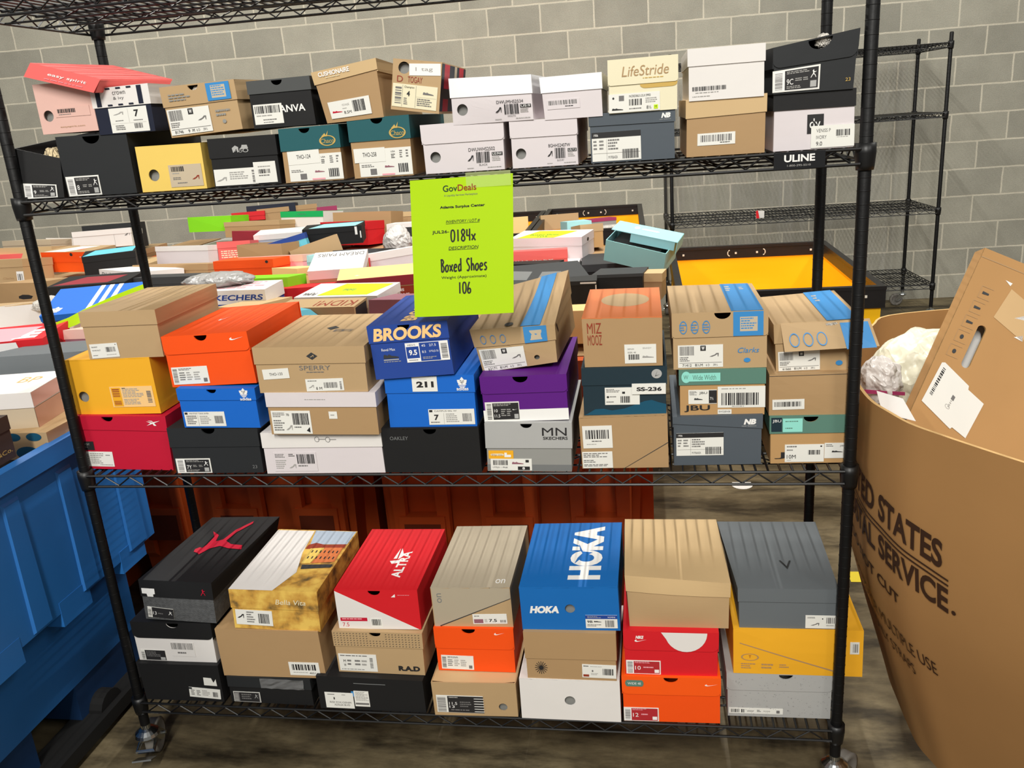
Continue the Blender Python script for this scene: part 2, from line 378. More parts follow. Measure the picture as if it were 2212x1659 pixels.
# ------------------------------------------------------------------ setting
def block_wall():
    A = .0508; w = MB(); m = bpy.data.materials.new('concrete_block'); m.use_nodes = True; nt = m.node_tree; N = nt.nodes; L = nt.links
    b = N['Principled BSDF']; b.inputs['Roughness'].default_value = .85; b.inputs['Specular IOR Level'].default_value = .2
    tc = N.new('ShaderNodeTexCoord'); sp = N.new('ShaderNodeSeparateXYZ'); cb = N.new('ShaderNodeCombineXYZ')
    L.new(tc.outputs['Object'], sp.inputs[0])
    def mth(op, a, v):
        n = N.new('ShaderNodeMath'); n.operation = op; L.new(a, n.inputs[0]); n.inputs[1].default_value = v; return n.outputs[0]
    L.new(mth('ADD', sp.outputs['X'], WALL_PH[0]), cb.inputs['X']); L.new(mth('ADD', sp.outputs['Z'], WALL_PH[1]), cb.inputs['Y'])
    wob = N.new('ShaderNodeTexNoise'); wob.inputs['Scale'].default_value = 9; wob.inputs['Detail'].default_value = 3; L.new(tc.outputs['Object'], wob.inputs['Vector'])
    wv = N.new('ShaderNodeVectorMath'); wv.operation = 'MULTIPLY_ADD'; L.new(wob.outputs['Color'], wv.inputs[0]); wv.inputs[1].default_value = (.009, .009, 0); L.new(cb.outputs[0], wv.inputs[2])
    br = N.new('ShaderNodeTexBrick'); L.new(wv.outputs[0], br.inputs['Vector'])
    br.offset = .5; br.inputs['Scale'].default_value = 1; br.inputs['Brick Width'].default_value = .4064; br.inputs['Row Height'].default_value = .2032
    br.inputs['Mortar Size'].default_value = .007; br.inputs['Mortar Smooth'].default_value = .25; br.inputs['Bias'].default_value = -.25
    br.inputs['Color1'].default_value = rgb((175, 172, 158)); br.inputs['Color2'].default_value = rgb((150, 148, 137)); br.inputs['Mortar'].default_value = rgb((212, 206, 188))
    nz = N.new('ShaderNodeTexNoise'); nz.inputs['Scale'].default_value = 3.2; nz.inputs['Detail'].default_value = 8; nz.inputs['Roughness'].default_value = .65; L.new(tc.outputs['Object'], nz.inputs['Vector'])
    rp = N.new('ShaderNodeMapRange'); rp.inputs[1].default_value = .3; rp.inputs[2].default_value = .7; rp.inputs[3].default_value = .86; rp.inputs[4].default_value = 1.08; L.new(nz.outputs['Fac'], rp.inputs[0])
    n2 = N.new('ShaderNodeTexNoise'); n2.inputs['Scale'].default_value = 140; n2.inputs['Detail'].default_value = 2; L.new(tc.outputs['Object'], n2.inputs['Vector'])
    r2 = N.new('ShaderNodeMapRange'); r2.inputs[1].default_value = .3; r2.inputs[2].default_value = .7; r2.inputs[3].default_value = .9; r2.inputs[4].default_value = 1.08; L.new(n2.outputs['Fac'], r2.inputs[0])
    mm = N.new('ShaderNodeMath'); mm.operation = 'MULTIPLY'; L.new(rp.outputs[0], mm.inputs[0]); L.new(r2.outputs[0], mm.inputs[1])
    vm = N.new('ShaderNodeVectorMath'); vm.operation = 'SCALE'; L.new(br.outputs['Color'], vm.inputs[0]); L.new(mm.outputs[0], vm.inputs['Scale']); L.new(vm.outputs[0], b.inputs['Base Color'])
    inv = mth('MULTIPLY', br.outputs['Fac'], -.5); ad = N.new('ShaderNodeMath'); ad.operation = 'ADD'; L.new(inv, ad.inputs[0]); L.new(n2.outputs['Fac'], ad.inputs[1])
    bp = N.new('ShaderNodeBump'); bp.inputs['Strength'].default_value = .5; bp.inputs['Distance'].default_value = .004; L.new(ad.outputs[0], bp.inputs['Height']); L.new(bp.outputs[0], b.inputs['Normal'])
    w.box(-9, 0, -.05, 9, .2, 4.6, m)
    o = w.build('wall_back'); o.location = (0, 5.198, 0); o.rotation_euler = (0, 0, A); o['kind'] = 'structure'
def floor_mat():
    m = bpy.data.materials.new('stained_concrete'); m.use_nodes = True; nt = m.node_tree; N = nt.nodes; L = nt.links
    b = N['Principled BSDF']; b.inputs['Specular IOR Level'].default_value = .35
    tc = N.new('ShaderNodeTexCoord')
    def noise(sc, det, ro=.6, stretch=None):
        n = N.new('ShaderNodeTexNoise'); n.inputs['Scale'].default_value = sc; n.inputs['Detail'].default_value = det; n.inputs['Roughness'].default_value = ro
        if stretch:
            mp = N.new('ShaderNodeMapping'); mp.inputs['Scale'].default_value = stretch; L.new(tc.outputs['Object'], mp.inputs[0]); L.new(mp.outputs[0], n.inputs['Vector'])
        else: L.new(tc.outputs['Object'], n.inputs['Vector'])
        return n
    n1 = noise(1.6, 9, .68, (1, 2.2, 1)); cr = N.new('ShaderNodeValToRGB'); L.new(n1.outputs['Fac'], cr.inputs[0])
    e = cr.color_ramp.elements; e[0].position = .3; e[0].color = rgb((46, 42, 33)); e[1].position = .68; e[1].color = rgb((138, 125, 96))
    x = e.new(.48); x.color = rgb((96, 85, 63))
    n3 = noise(2.3, 6, .6, (1, 3.2, 1)); c3 = N.new('ShaderNodeValToRGB'); L.new(n3.outputs['Fac'], c3.inputs[0])
    e = c3.color_ramp.elements; e[0].position = .38; e[0].color = (.12, .11, .1, 1); e[1].position = .52; e[1].color = (1, 1, 1, 1)
    mx = N.new('ShaderNodeMix'); mx.data_type = 'RGBA'; mx.blend_type = 'MULTIPLY'; mx.inputs[0].default_value = .85
    L.new(cr.outputs[0], mx.inputs[6]); L.new(c3.outputs[0], mx.inputs[7]); L.new(mx.outputs[2], b.inputs['Base Color'])
    mr = N.new('ShaderNodeMapRange'); mr.inputs[3].default_value = .35; mr.inputs[4].default_value = .8; L.new(n1.outputs['Fac'], mr.inputs[0]); L.new(mr.outputs[0], b.inputs['Roughness'])
    n4 = noise(60, 3); bp = N.new('ShaderNodeBump'); bp.inputs['Strength'].default_value = .25; bp.inputs['Distance'].default_value = .003; L.new(n4.outputs['Fac'], bp.inputs['Height']); L.new(bp.outputs[0], b.inputs['Normal'])
    return m
WALL_PH = (0.195, 0.0142)
block_wall()
f = MB(); f.box(-9, -4.5, -.1, 9, 6.2, 0, floor_mat()); fo = f.build('floor'); fo['kind'] = 'structure'

# ------------------------------------------------------------------ wire shelving
BLK = mat('black_epoxy', (13, 13, 14), rough=.42, var=.15, scale=30, spec=.45)
BLKD = mat('black_epoxy_post', (10, 10, 11), rough=.5, var=.3, scale=22, bump=.15, spec=.3)
CHR = mat('chrome_plate', (196, 200, 202), rough=.22, var=.05, metal=1.0)
TIRE = mat('grey_tyre', (128, 124, 118), rough=.6, var=.1)
def wire_shelf(name, parent, Wd, D, z, wires=.0254, truss=.0635):
    m = MB(); ex = .014; r = .0032
    x0, x1, y0, y1 = -.0, Wd, -ex, D + ex
    rs = .032
    for yy, s in ((y0, 1), (y1, -1)):
        for zz in (z - .004, z - rs): m.tube([(x0 + .012, yy, zz), (x1 - .012, yy, zz)], r, BLK, 6)
        n = int((Wd - .06) / truss * 2); p = [(x0 + .03 + (Wd - .06) * i / n, yy, (z - .007) if i % 2 else (z - rs + .003)) for i in range(n + 1)]
        m.tube(p, .0022, BLK, 5)
    for xx in (-ex, Wd + ex):
        for zz in (z - .004, z - rs): m.tube([(xx, .012, zz), (xx, D - .012, zz)], r, BLK, 6)
        n = int((D - .04) / truss * 2); p = [(xx, .02 + (D - .04) * i / n, (z - .007) if i % 2 else (z - rs + .003)) for i in range(n + 1)]
        m.tube(p, .0022, BLK, 5)
    for k in range(1, 4):                                   # truss rods under the wire deck
        yy = y0 + (y1 - y0) * k / 4; m.tube([(-ex, yy, z - .007), (Wd + ex, yy, z - .007)], .003, BLK, 6)
        n = int(Wd / truss); m.tube([(Wd * i / n, yy, (z - .01) if i % 2 else (z - rs)) for i in range(n + 1)], .0018, BLK, 4)
        m.tube([(-ex, yy, z - rs), (Wd + ex, yy, z - rs)], .0025, BLK, 6)
    n = int(round((Wd - .03) / wires))
    for i in range(n + 1):
        xx = .015 + (Wd - .03) * i / n
        m.tube([(xx, y0, z - .0028), (xx, y1, z - .0028)], .0028, BLK, 5)
    o = m.build(name, parent)
    for cx, cy in ((0, 0), (Wd, 0), (Wd, D), (0, D)):
        c = MB(); c.lathe([(.0129, .006), (.019, .006), (.0195, -.012), (.0175, -.036), (.0165, -.044), (.0129, -.044)], BLK, (0, 0, 0), 18)
        c.build('collar', o, True, (cx, cy, z))
    return o
def caster(parent, x, y, ang=0, lever=True, zt=.106):
    r_ = empty('caster', (x, y, 0), (0, 0, ang)); r_.parent = parent
    m = MB(); m.lathe([(.0, zt + .012), (.0125, zt + .012), (.0125, zt), (.02, zt - .004), (.03, zt - .012), (.033, zt - .02), (.028, zt - .028), (.0, zt - .028)], CHR, n=20)
    for sx in (-1, 1):                                        # forked legs
        vs = [(sx * .021, -.022, zt - .018), (sx * .021, .026, zt - .018), (sx * .024, .06, .045), (sx * .024, .045, .035), (sx * .024, .028, .04), (sx * .021, -.005, .07)]
        m.add(vs + [(a - sx * .003, b, c) for a, b, c in vs], [(0, 1, 2, 3, 4, 5), (11, 10, 9, 8, 7, 6)] + [(i, (i + 1) % 6, 6 + (i + 1) % 6, 6 + i) for i in range(6)], CHR)
    m.tube([(-.03, .045, .05), (.03, .045, .05)], .005, CHR, 10)
    m.build('fork', r_, False)
    w = MB(); R = .046; n = 28
    prof = [(.0, -.012), (.032, -.012), (.036, -.015), (.047, -.013), (R, -.006), (R, .006), (.047, .013), (.036, .015), (.032, .012), (0, .012)]
    vs = []; 
    for rr, xx in prof:
        for k in range(n): vs.append((xx, .045 + rr * cos(2 * pi * k / n), R + rr * sin(2 * pi * k / n)))
    w.add(vs, [(i * n + k, i * n + (k + 1) % n, (i + 1) * n + (k + 1) % n, (i + 1) * n + k) for i in range(len(prof) - 1) for k in range(n)], TIRE)
    w.build('wheel', r_, True)
    if lever:
        l = MB(); l.tube([(-.02, .0, zt - .04), (-.022, -.035, zt - .05), (.022, -.035, zt - .05), (.02, 0, zt - .04)], .006, CHR, 8)
        l.obox(Matrix.Translation((0, -.052, zt - .062)) @ Matrix.Rotation(radians(-28), 4, 'X'), .05, .045, .004, CHR); l.build('brake_pedal', r_)
    return r_
def wire_rack(loc, yaw, Wd, D, zs, label, H, casts, cz=.106):
    R = tag(empty('wire_shelving_rack', loc, (0, 0, yaw)), label, 'shelving rack')
    for x, y in ((0, 0), (Wd, 0), (Wd, D), (0, D)):
        p = MB(); p.lathe([(.0125, 0), (.0125, H - cz), (.010, H - cz + .006), (0, H - cz + .006)], BLKD, n=16)
        k = .06
        while k < H - cz - .03:
            p.lathe([(.0126, k), (.0131, k + .001), (.0126, k + .002)], BLKD, n=16); k += .0254
        p.build('post', R, True, (x, y, cz))
    for z in zs: wire_shelf('wire_shelf', R, Wd, D, z)
    for (x, y), (a, lv) in zip(((0, 0), (Wd, 0), (Wd, D), (0, D)), casts): caster(R, x, y, a, lv)
    return R
RK = wire_rack((0, 0, 0), 0, 1.793, .421, (.2, .86, 1.52, 1.927), 'black wire shelving rack on casters in the foreground, loaded with shoe boxes', 1.97,
               [(radians(14), True), (radians(-40), False), (radians(60), False), (radians(20), False)])
p = MB(); nm = ink('blk2')
p.box(1.622, -.0215, 1.487, 1.716, -.019, 1.519, mat('black_plate', (24, 25, 28), rough=.4)); fn = lambda u, v: (1.622 + u * .094, -.0219, 1.487 + v * .032)
p.text('ULINE', fn, .2, .42, .8, .84, ink('wht'), .03); p.text('1-800-295-5510', fn, .26, .16, .72, .27, ink('inkl'))
p.build('name_plate', RK)
BR = wire_rack((1.556, 4.49, 0), .0508, 1.81, .60, (.284, .812, 1.446, 1.885), 'black wire shelving rack on casters, mostly empty, against the block wall', 1.94,
               [(0, False), (radians(200), False), (radians(90), False), (0, False)])
BR_TAG = (1.2, -.0, 0)
# stretch film hung between the rear posts of the empty rack
def film():
    m = bpy.data.materials.new('stretch_film'); m.use_nodes = True; nt = m.node_tree; N = nt.nodes; L = nt.links
    for n in list(N): N.remove(n)
    out = N.new('ShaderNodeOutputMaterial'); tr = N.new('ShaderNodeBsdfTransparent'); gl = N.new('ShaderNodeBsdfGlossy'); df = N.new('ShaderNodeBsdfDiffuse'); m1 = N.new('ShaderNodeMixShader'); m2 = N.new('ShaderNodeMixShader')
    gl.inputs['Roughness'].default_value = .22; df.inputs[0].default_value = (.75, .74, .7, 1)
    tc = N.new('ShaderNodeTexCoord'); mp = N.new('ShaderNodeMapping'); mp.inputs['Scale'].default_value = (26, 26, .6); L.new(tc.outputs['Object'], mp.inputs[0])
    nz = N.new('ShaderNodeTexNoise'); nz.inputs['Scale'].default_value = 1; nz.inputs['Detail'].default_value = 5; L.new(mp.outputs[0], nz.inputs['Vector'])
    r = N.new('ShaderNodeMapRange'); r.inputs[1].default_value = .45; r.inputs[2].default_value = .72; r.inputs[3].default_value = .03; r.inputs[4].default_value = .28; L.new(nz.outputs['Fac'], r.inputs[0])
    bp = N.new('ShaderNodeBump'); bp.inputs['Strength'].default_value = .6; bp.inputs['Distance'].default_value = .01; L.new(nz.outputs['Fac'], bp.inputs['Height']); L.new(bp.outputs[0], gl.inputs['Normal'])
    m1.inputs[0].default_value = .35; L.new(df.outputs[0], m1.inputs[1]); L.new(gl.outputs[0], m1.inputs[2])
    L.new(r.outputs[0], m2.inputs[0]); L.new(tr.outputs[0], m2.inputs[1]); L.new(m1.outputs[0], m2.inputs[2]); L.new(m2.outputs[0], out.inputs['Surface'])
    return m
FILM = film()
s = MB(); A = .0508; n = 60
vs = []
path = [(-.02, -.02), (-.02, .622), (1.83, .622)]
pts = [(-.022, -.01 + .63 * i / 12) for i in range(12)] + [(-.022 + 1.85 * i / n, .622 + .004 * sin(i * 1.7)) for i in range(n + 1)]
for x, y in pts:
    wx = 1.556 + x * cos(A) - y * sin(A); wy = 4.49 + x * sin(A) + y * cos(A); vs += [(wx, wy, .22), (wx, wy, 1.87)]
s.add(vs, [(2 * i, 2 * i + 2, 2 * i + 3, 2 * i + 1) for i in range(len(pts) - 1)], FILM)
tag(s.build('stretch_film', None, True), 'clear plastic stretch film wrapped round the back of the empty wire rack', 'plastic film')
# small crumpled tag on the rear rack
def crumple(name, c, sx, sy, sz, m, seed, label, cat, n=3, rot=(0, 0, 0), group=None, parent=None, amp=.35):
    bm = bmesh.new(); bmesh.ops.create_icosphere(bm, subdivisions=n + 1, radius=1); r = random.Random(seed)
    dirs = [(Vector((r.uniform(-1, 1), r.uniform(-1, 1), r.uniform(-1, 1))).normalized(), r.uniform(2, 11), r.uniform(0, 6)) for _ in range(14)]
    for v in bm.verts:
        q = v.co.copy(); k = 1 + amp * sum(abs(sin(q.dot(d) * f + p)) for d, f, p in dirs) / 14 - amp / 2 + r.uniform(-.02, .02) * amp
        v.co = Vector((q.x * sx * k, q.y * sy * k, q.z * sz * k))
    me = bpy.data.meshes.new(name); bm.to_mesh(me); bm.free(); me.materials.append(m); me.polygons.foreach_set('use_smooth', [True] * len(me.polygons))
    o = bpy.data.objects.new(name, me); COL.objects.link(o); o.location = c; o.rotation_euler = rot
    if parent: o.parent = parent
    if label: tag(o, label, cat, group)
    return o
def bag_mat(name, c, rough, alpha, sc=16, dist=.02):
    m = mat(name, c, rough=rough, var=.12, scale=12, spec=.7, alpha=alpha); nt = m.node_tree; N = nt.nodes; L = nt.links
    tc = N.new('ShaderNodeTexCoord'); nz = N.new('ShaderNodeTexNoise'); nz.inputs['Scale'].default_value = sc * .5; nz.inputs['Distortion'].default_value = 2.5; L.new(tc.outputs['Object'], nz.inputs['Vector'])
    mv = N.new('ShaderNodeVectorMath'); mv.operation = 'MULTIPLY_ADD'; L.new(nz.outputs['Color'], mv.inputs[0]); mv.inputs[1].default_value = (.08, .08, .08); L.new(tc.outputs['Object'], mv.inputs[2])
    vo = N.new('ShaderNodeTexVoronoi'); vo.feature = 'DISTANCE_TO_EDGE'; vo.inputs['Scale'].default_value = sc; L.new(mv.outputs[0], vo.inputs['Vector'])
    v2 = N.new('ShaderNodeTexVoronoi'); v2.inputs['Scale'].default_value = sc * 2.3; L.new(mv.outputs[0], v2.inputs['Vector'])
    ad = N.new('ShaderNodeMath'); ad.operation = 'ADD'; L.new(vo.outputs['Distance'], ad.inputs[0]); L.new(v2.outputs['Distance'], ad.inputs[1])
    bp = N.new('ShaderNodeBump'); bp.inputs['Strength'].default_value = 1; bp.inputs['Distance'].default_value = dist; L.new(ad.outputs[0], bp.inputs['Height']); L.new(bp.outputs[0], N['Principled BSDF'].inputs['Normal'])
    return m
TIS = bag_mat('tissue', (228, 222, 212), .75, 1, 40, .006)
g = MB(); g.add([(0, 0, 0), (.055, .0, 0), (.055, -.01, .05), (0, -.01, .055), (.0, .03, .0), (.055, .03, .0)], [(0, 1, 2, 3), (0, 4, 5, 1)], ink('wht')); g.flat([[(-.0, 0), (.022, 0), (.01, .058), (-.004, .05)]], lambda u, v: (u, -.0125 , v), ink('red'))
o = g.build('paper_tag', None, False, (2.14, 4.53, .816)); tag(o, 'small folded red and white paper tag on the empty rack', 'tag')

# ------------------------------------------------------------------ lime lot sign
g = MB(); LM = mat('lime_paper', (178, 220, 12), rough=.45, var=.02); n = 14; zt, zb = 1.513, 1.232
def sg(u, v):                                               # sheet hangs from the shelf rail, slightly bowed
    x = .906 + u * .2125 - (1 - v) * .0165; z = zb + (zt - zb) * v - .002 * (1 - u)
    return (x, -.030 - .012 * (1 - v) ** 1.5 - .003 * sin(pi * u), z)
vs = [sg(i / n, j / n) for j in range(n + 1) for i in range(n + 1)]
N1 = (n + 1) ** 2; q = [(j * (n + 1) + i, j * (n + 1) + i + 1, (j + 1) * (n + 1) + i + 1, (j + 1) * (n + 1) + i) for j in range(n) for i in range(n)]
g.add(vs + [(a, b + .0004, c) for a, b, c in vs], q + [tuple(N1 + k for k in reversed(t)) for t in q], LM)
def sf(u, v): a, b, c = sg(u, v); return (a, b - .0007, c)
K = ink('ink'); DG = mat('print_darkgreen', (30, 60, 44)); BRN = mat('print_brown', (150, 50, 30))
g.text('Gov', sf, .325, .905, .465, .95, DG, .01); g.text('Deals', sf, .47, .905, .65, .95, BRN, .01)
g.text('A Liquidity Services Marketplace', sf, .335, .868, .66, .885, ink('inkg'))
g.text('Atlanta Surplus Center', sf, .29, .782, .73, .806, K, .03)
g.text('INVENTORY / LOT #', sf, .345, .68, .675, .702, K, .0, .3); g.flat([[(.345, .675), (.675, .675), (.675, .6775), (.345, .6775)]], sf, K)
g.text('JUL26-', sf, .205, .605, .375, .633, K, .015)
g.text('DESCRIPTION', sf, .365, .49, .655, .512, K, .0, .3); g.flat([[(.365, .485), (.655, .485), (.655, .4875), (.365, .4875)]], sf, K)
g.text('Weight (Approximate)', sf, .285, .272, .735, .297, K)
def ribbon(mb, pts, w, fn, m):
    P = [Vector((a, b * 1.294)) for a, b in pts]; L_ = []; R_ = []
    for i, p in enumerate(P):
        d = (P[min(i + 1, len(P) - 1)] - P[max(i - 1, 0)]).normalized(); nn = Vector((-d.y, d.x)) * w / 2; L_.append(p + nn); R_.append(p - nn)
    vs = [fn(p.x, p.y / 1.294) for p in L_] + [fn(p.x, p.y / 1.294) for p in R_]; k = len(P)
    mb.add(vs, [(i, i + 1, k + i + 1, k + i) for i in range(k - 1)], m)
HW = {'0': [[(.5, .98), (.2, .9), (.08, .5), (.2, .1), (.5, .0), (.8, .15), (.92, .55), (.78, .9), (.45, .99)]], '1': [[(.5, 1), (.5, 0)]],
      '8': [[(.85, .85), (.5, 1), (.15, .82), (.3, .6), (.75, .38), (.85, .15), (.5, 0), (.12, .15), (.3, .42), (.72, .62), (.88, .84)]],
      '4': [[(.2, .98), (.15, .55), (.2, .45), (.9, .45)], [(.8, 1.02), (.78, 0)]], 'x': [[(.05, .55), (.9, .0)], [(.9, .58), (.1, .02)]],
      'B': [[(.15, 1), (.2, 0)], [(-.05, .95), (.4, 1), (.75, .8), (.4, .58), (.2, .55)], [(.2, .55), (.6, .5), (.85, .25), (.6, .02), (.15, .0)]],
      'o': [[(.5, .55), (.12, .4), (.15, .08), (.5, 0), (.85, .2), (.8, .48), (.45, .56)]], 'e': [[(.15, .3), (.8, .35), (.7, .55), (.3, .52), (.1, .25), (.3, .0), (.85, .08)]],
      'd': [[(.8, .5), (.4, .55), (.12, .25), (.35, 0), (.75, .15)], [(.8, 1.05), (.82, 0)]], 'S': [[(.85, .9), (.45, 1.), (.1, .8), (.4, .55), (.8, .3), (.5, 0), (.08, .08)]],
      'h': [[(.15, 1.05), (.18, 0)], [(.18, .35), (.5, .55), (.78, .4), (.82, 0)]], 's': [[(.8, .55), (.4, .58), (.2, .42), (.7, .2), (.5, 0), (.1, .05)]],
      '6': [[(.6, 1), (.25, .6), (.12, .2), (.4, 0), (.8, .1), (.8, .35), (.45, .42), (.18, .25)]]}
def hand(mb, st, x0, z0, x1, z1, w, fn=sf, m=K):
    n_ = len(st); cw = (x1 - x0) / n_
    for i, ch in enumerate(st):
        for sk in HW.get(ch, []): 
            # smooth each stroke
            pts = []
            for a in range(len(sk) - 1):
                p0 = sk[max(a - 1, 0)]; p1 = sk[a]; p2 = sk[a + 1]; p3 = sk[min(a + 2, len(sk) - 1)]
                for t in (0, .25, .5, .75):
                    pts.append(tuple(.5 * (2 * p1[j] + (p2[j] - p0[j]) * t + (2 * p0[j] - 5 * p1[j] + 4 * p2[j] - p3[j]) * t * t + (3 * p1[j] - p0[j] - 3 * p2[j] + p3[j]) * t ** 3) for j in (0, 1)))
            pts.append(sk[-1]); ribbon(mb, [(x0 + cw * (i + .08 + a * .84), z0 + (z1 - z0) * b) for a, b in pts], w, fn, m)
hand(g, '0184x', .385, .548, .64, .632, .014); hand(g, 'Boxed Shoes', .28, .33, .75, .42, .014); hand(g, '106', .445, .165, .585, .248, .014)
tag(g.build('lot_sign', None, True), 'lime green printed lot sign with handwriting, taped to the upper wire shelf', 'sign')
t = MB(); FT = mat('clear_tape', (225, 240, 160), rough=.15, var=.02, alpha=.35)
fo_ = lambda u, v: (.906 + u * .2125, -.0335, 1.49 + v * .03)
t.add([fo_(.55, 0), fo_(.98, .02), fo_(.98, 1), fo_(.55, 1)], [(0, 1, 2, 3)], FT); o = t.build('tape', bpy.data.objects['lot_sign'])

SHELF = '''
m1a 0.102 0.016 0.860 0.253 0.141 0.037 -1.5
m1b 0.105 0.028 1.001 0.221 0.140 0.000 -0.1
m1c 0.157 0.025 1.141 0.195 0.114 0.035 0.3
m2a 0.361 -0.011 0.860 0.226 0.117 0.049 0.1
m2b 0.390 -0.016 0.977 0.193 0.098 0.029 -1.2
m2c 0.380 0.001 1.076 0.214 0.123 0.044 1.6
m3a 0.628 -0.015 0.860 0.290 0.102 0.037 -0.0
m3b 0.645 -0.030 0.962 0.260 0.101 0.034 -0.9
m3c 0.634 -0.030 1.063 0.259 0.107 0.039 -0.5
m4a 0.886 -0.013 0.860 0.225 0.107 0.000 -0.4
m4b 0.895 -0.007 0.967 0.205 0.122 0.040 0.0
m4c 0.867 -0.015 1.089 0.183 0.121 0.039 2.8
m5a 1.108 -0.011 0.860 0.194 0.116 0.060 -0.9
m5b 1.106 -0.001 0.976 0.193 0.106 0.040 1.2
m5c 1.086 0.044 1.082 0.176 0.097 0.039 8.0
m6a 1.320 0.005 0.860 0.191 0.122 0.000 0.5
m6b 1.323 0.011 0.982 0.182 0.110 0.040 -0.1
m6c 1.323 0.016 1.092 0.168 0.108 0.000 0.0
m7a 1.521 0.018 0.860 0.190 0.114 0.024 0.5
m7b 1.530 0.024 0.974 0.180 0.103 0.034 -0.1
m7c 1.525 0.027 1.078 0.198 0.124 0.054 0.3
m8a 1.716 0.022 0.860 0.168 0.110 0.040 0.4
m8b 1.715 0.026 0.970 0.170 0.092 0.006 0.3
m8c 1.729 0.044 1.062 0.174 0.106 0.042 1.4
b1a 0.136 -0.002 0.200 0.226 0.113 0.000 0.3
b1b 0.132 0.007 0.313 0.225 0.120 0.049 -0.5
b1c 0.164 0.006 0.433 0.200 0.119 0.049 -3.2
b2a 0.381 -0.002 0.200 0.229 0.083 0.033 -2.9
b2b 0.401 -0.001 0.283 0.281 0.139 0.000 0.2
b2c 0.431 0.001 0.423 0.235 0.113 0.053 -1.8
b3a 0.659 -0.012 0.200 0.280 0.098 0.000 -0.8
b3b 0.689 0.005 0.298 0.233 0.124 0.045 -0.8
b3c 0.698 0.018 0.422 0.214 0.111 0.000 1.0
b4a 0.931 -0.017 0.200 0.214 0.100 0.000 0.4
b4b 0.933 0.024 0.300 0.201 0.125 0.059 0.4
b4c 0.934 0.032 0.424 0.199 0.111 0.000 0.9
b5a 1.168 -0.016 0.200 0.243 0.115 0.000 -0.2
b5b 1.176 -0.018 0.315 0.219 0.133 0.074 0.5
b5c 1.180 -0.005 0.447 0.234 0.117 0.000 1.0
b6a 1.412 -0.012 0.200 0.233 0.128 0.050 0.7
b6b 1.412 -0.005 0.328 0.222 0.119 0.051 0.0
b6c 1.434 0.014 0.447 0.225 0.132 0.040 0.0
b7a 1.665 0.021 0.200 0.243 0.123 0.047 0.3
b7b 1.702 0.020 0.323 0.291 0.122 0.000 2.1
b7c 1.678 0.022 0.445 0.220 0.106 0.035 2.2
u1a 0.060 0.002 1.520 0.106 0.141 0.000 0.0
u2a 0.201 0.002 1.520 0.165 0.129 0.000 0.0
u3a 0.373 0.002 1.520 0.152 0.095 0.000 0.0
u4a 0.541 0.002 1.520 0.153 0.101 0.041 0.0
u5a 0.692 0.002 1.520 0.131 0.111 0.046 0.0
u6a 0.844 0.002 1.520 0.132 0.120 0.046 0.0
u7a 1.016 0.002 1.520 0.170 0.098 0.039 0.0
u8a 1.181 0.002 1.520 0.137 0.091 0.033 0.0
u9a 1.354 0.002 1.520 0.168 0.094 0.024 0.0
u10a 1.534 0.002 1.520 0.152 0.108 0.034 0.0
u11a 1.697 0.002 1.520 0.150 0.106 0.032 0.0
u1b 0.160 -0.003 1.651 0.131 0.101 0.000 -4.5
u2b 0.293 -0.003 1.645 0.135 0.095 0.040 -4.5
u3b 0.469 -0.003 1.632 0.173 0.100 0.040 2.2
u4b 0.644 -0.003 1.632 0.139 0.094 0.026 -2.3
u5b 0.798 -0.003 1.636 0.128 0.101 0.022 0.1
u6b 0.924 -0.003 1.635 0.098 0.097 0.000 -11.3
u7b 1.083 -0.003 1.612 0.166 0.087 0.036 -0.4
u8b 1.241 -0.003 1.609 0.120 0.081 0.030 0.6
u9b 1.378 -0.003 1.612 0.134 0.098 0.047 -0.1
u10b 1.535 -0.003 1.623 0.143 0.093 0.031 -3.2
u11b 1.694 -0.003 1.625 0.149 0.089 0.040 -0.9
'''
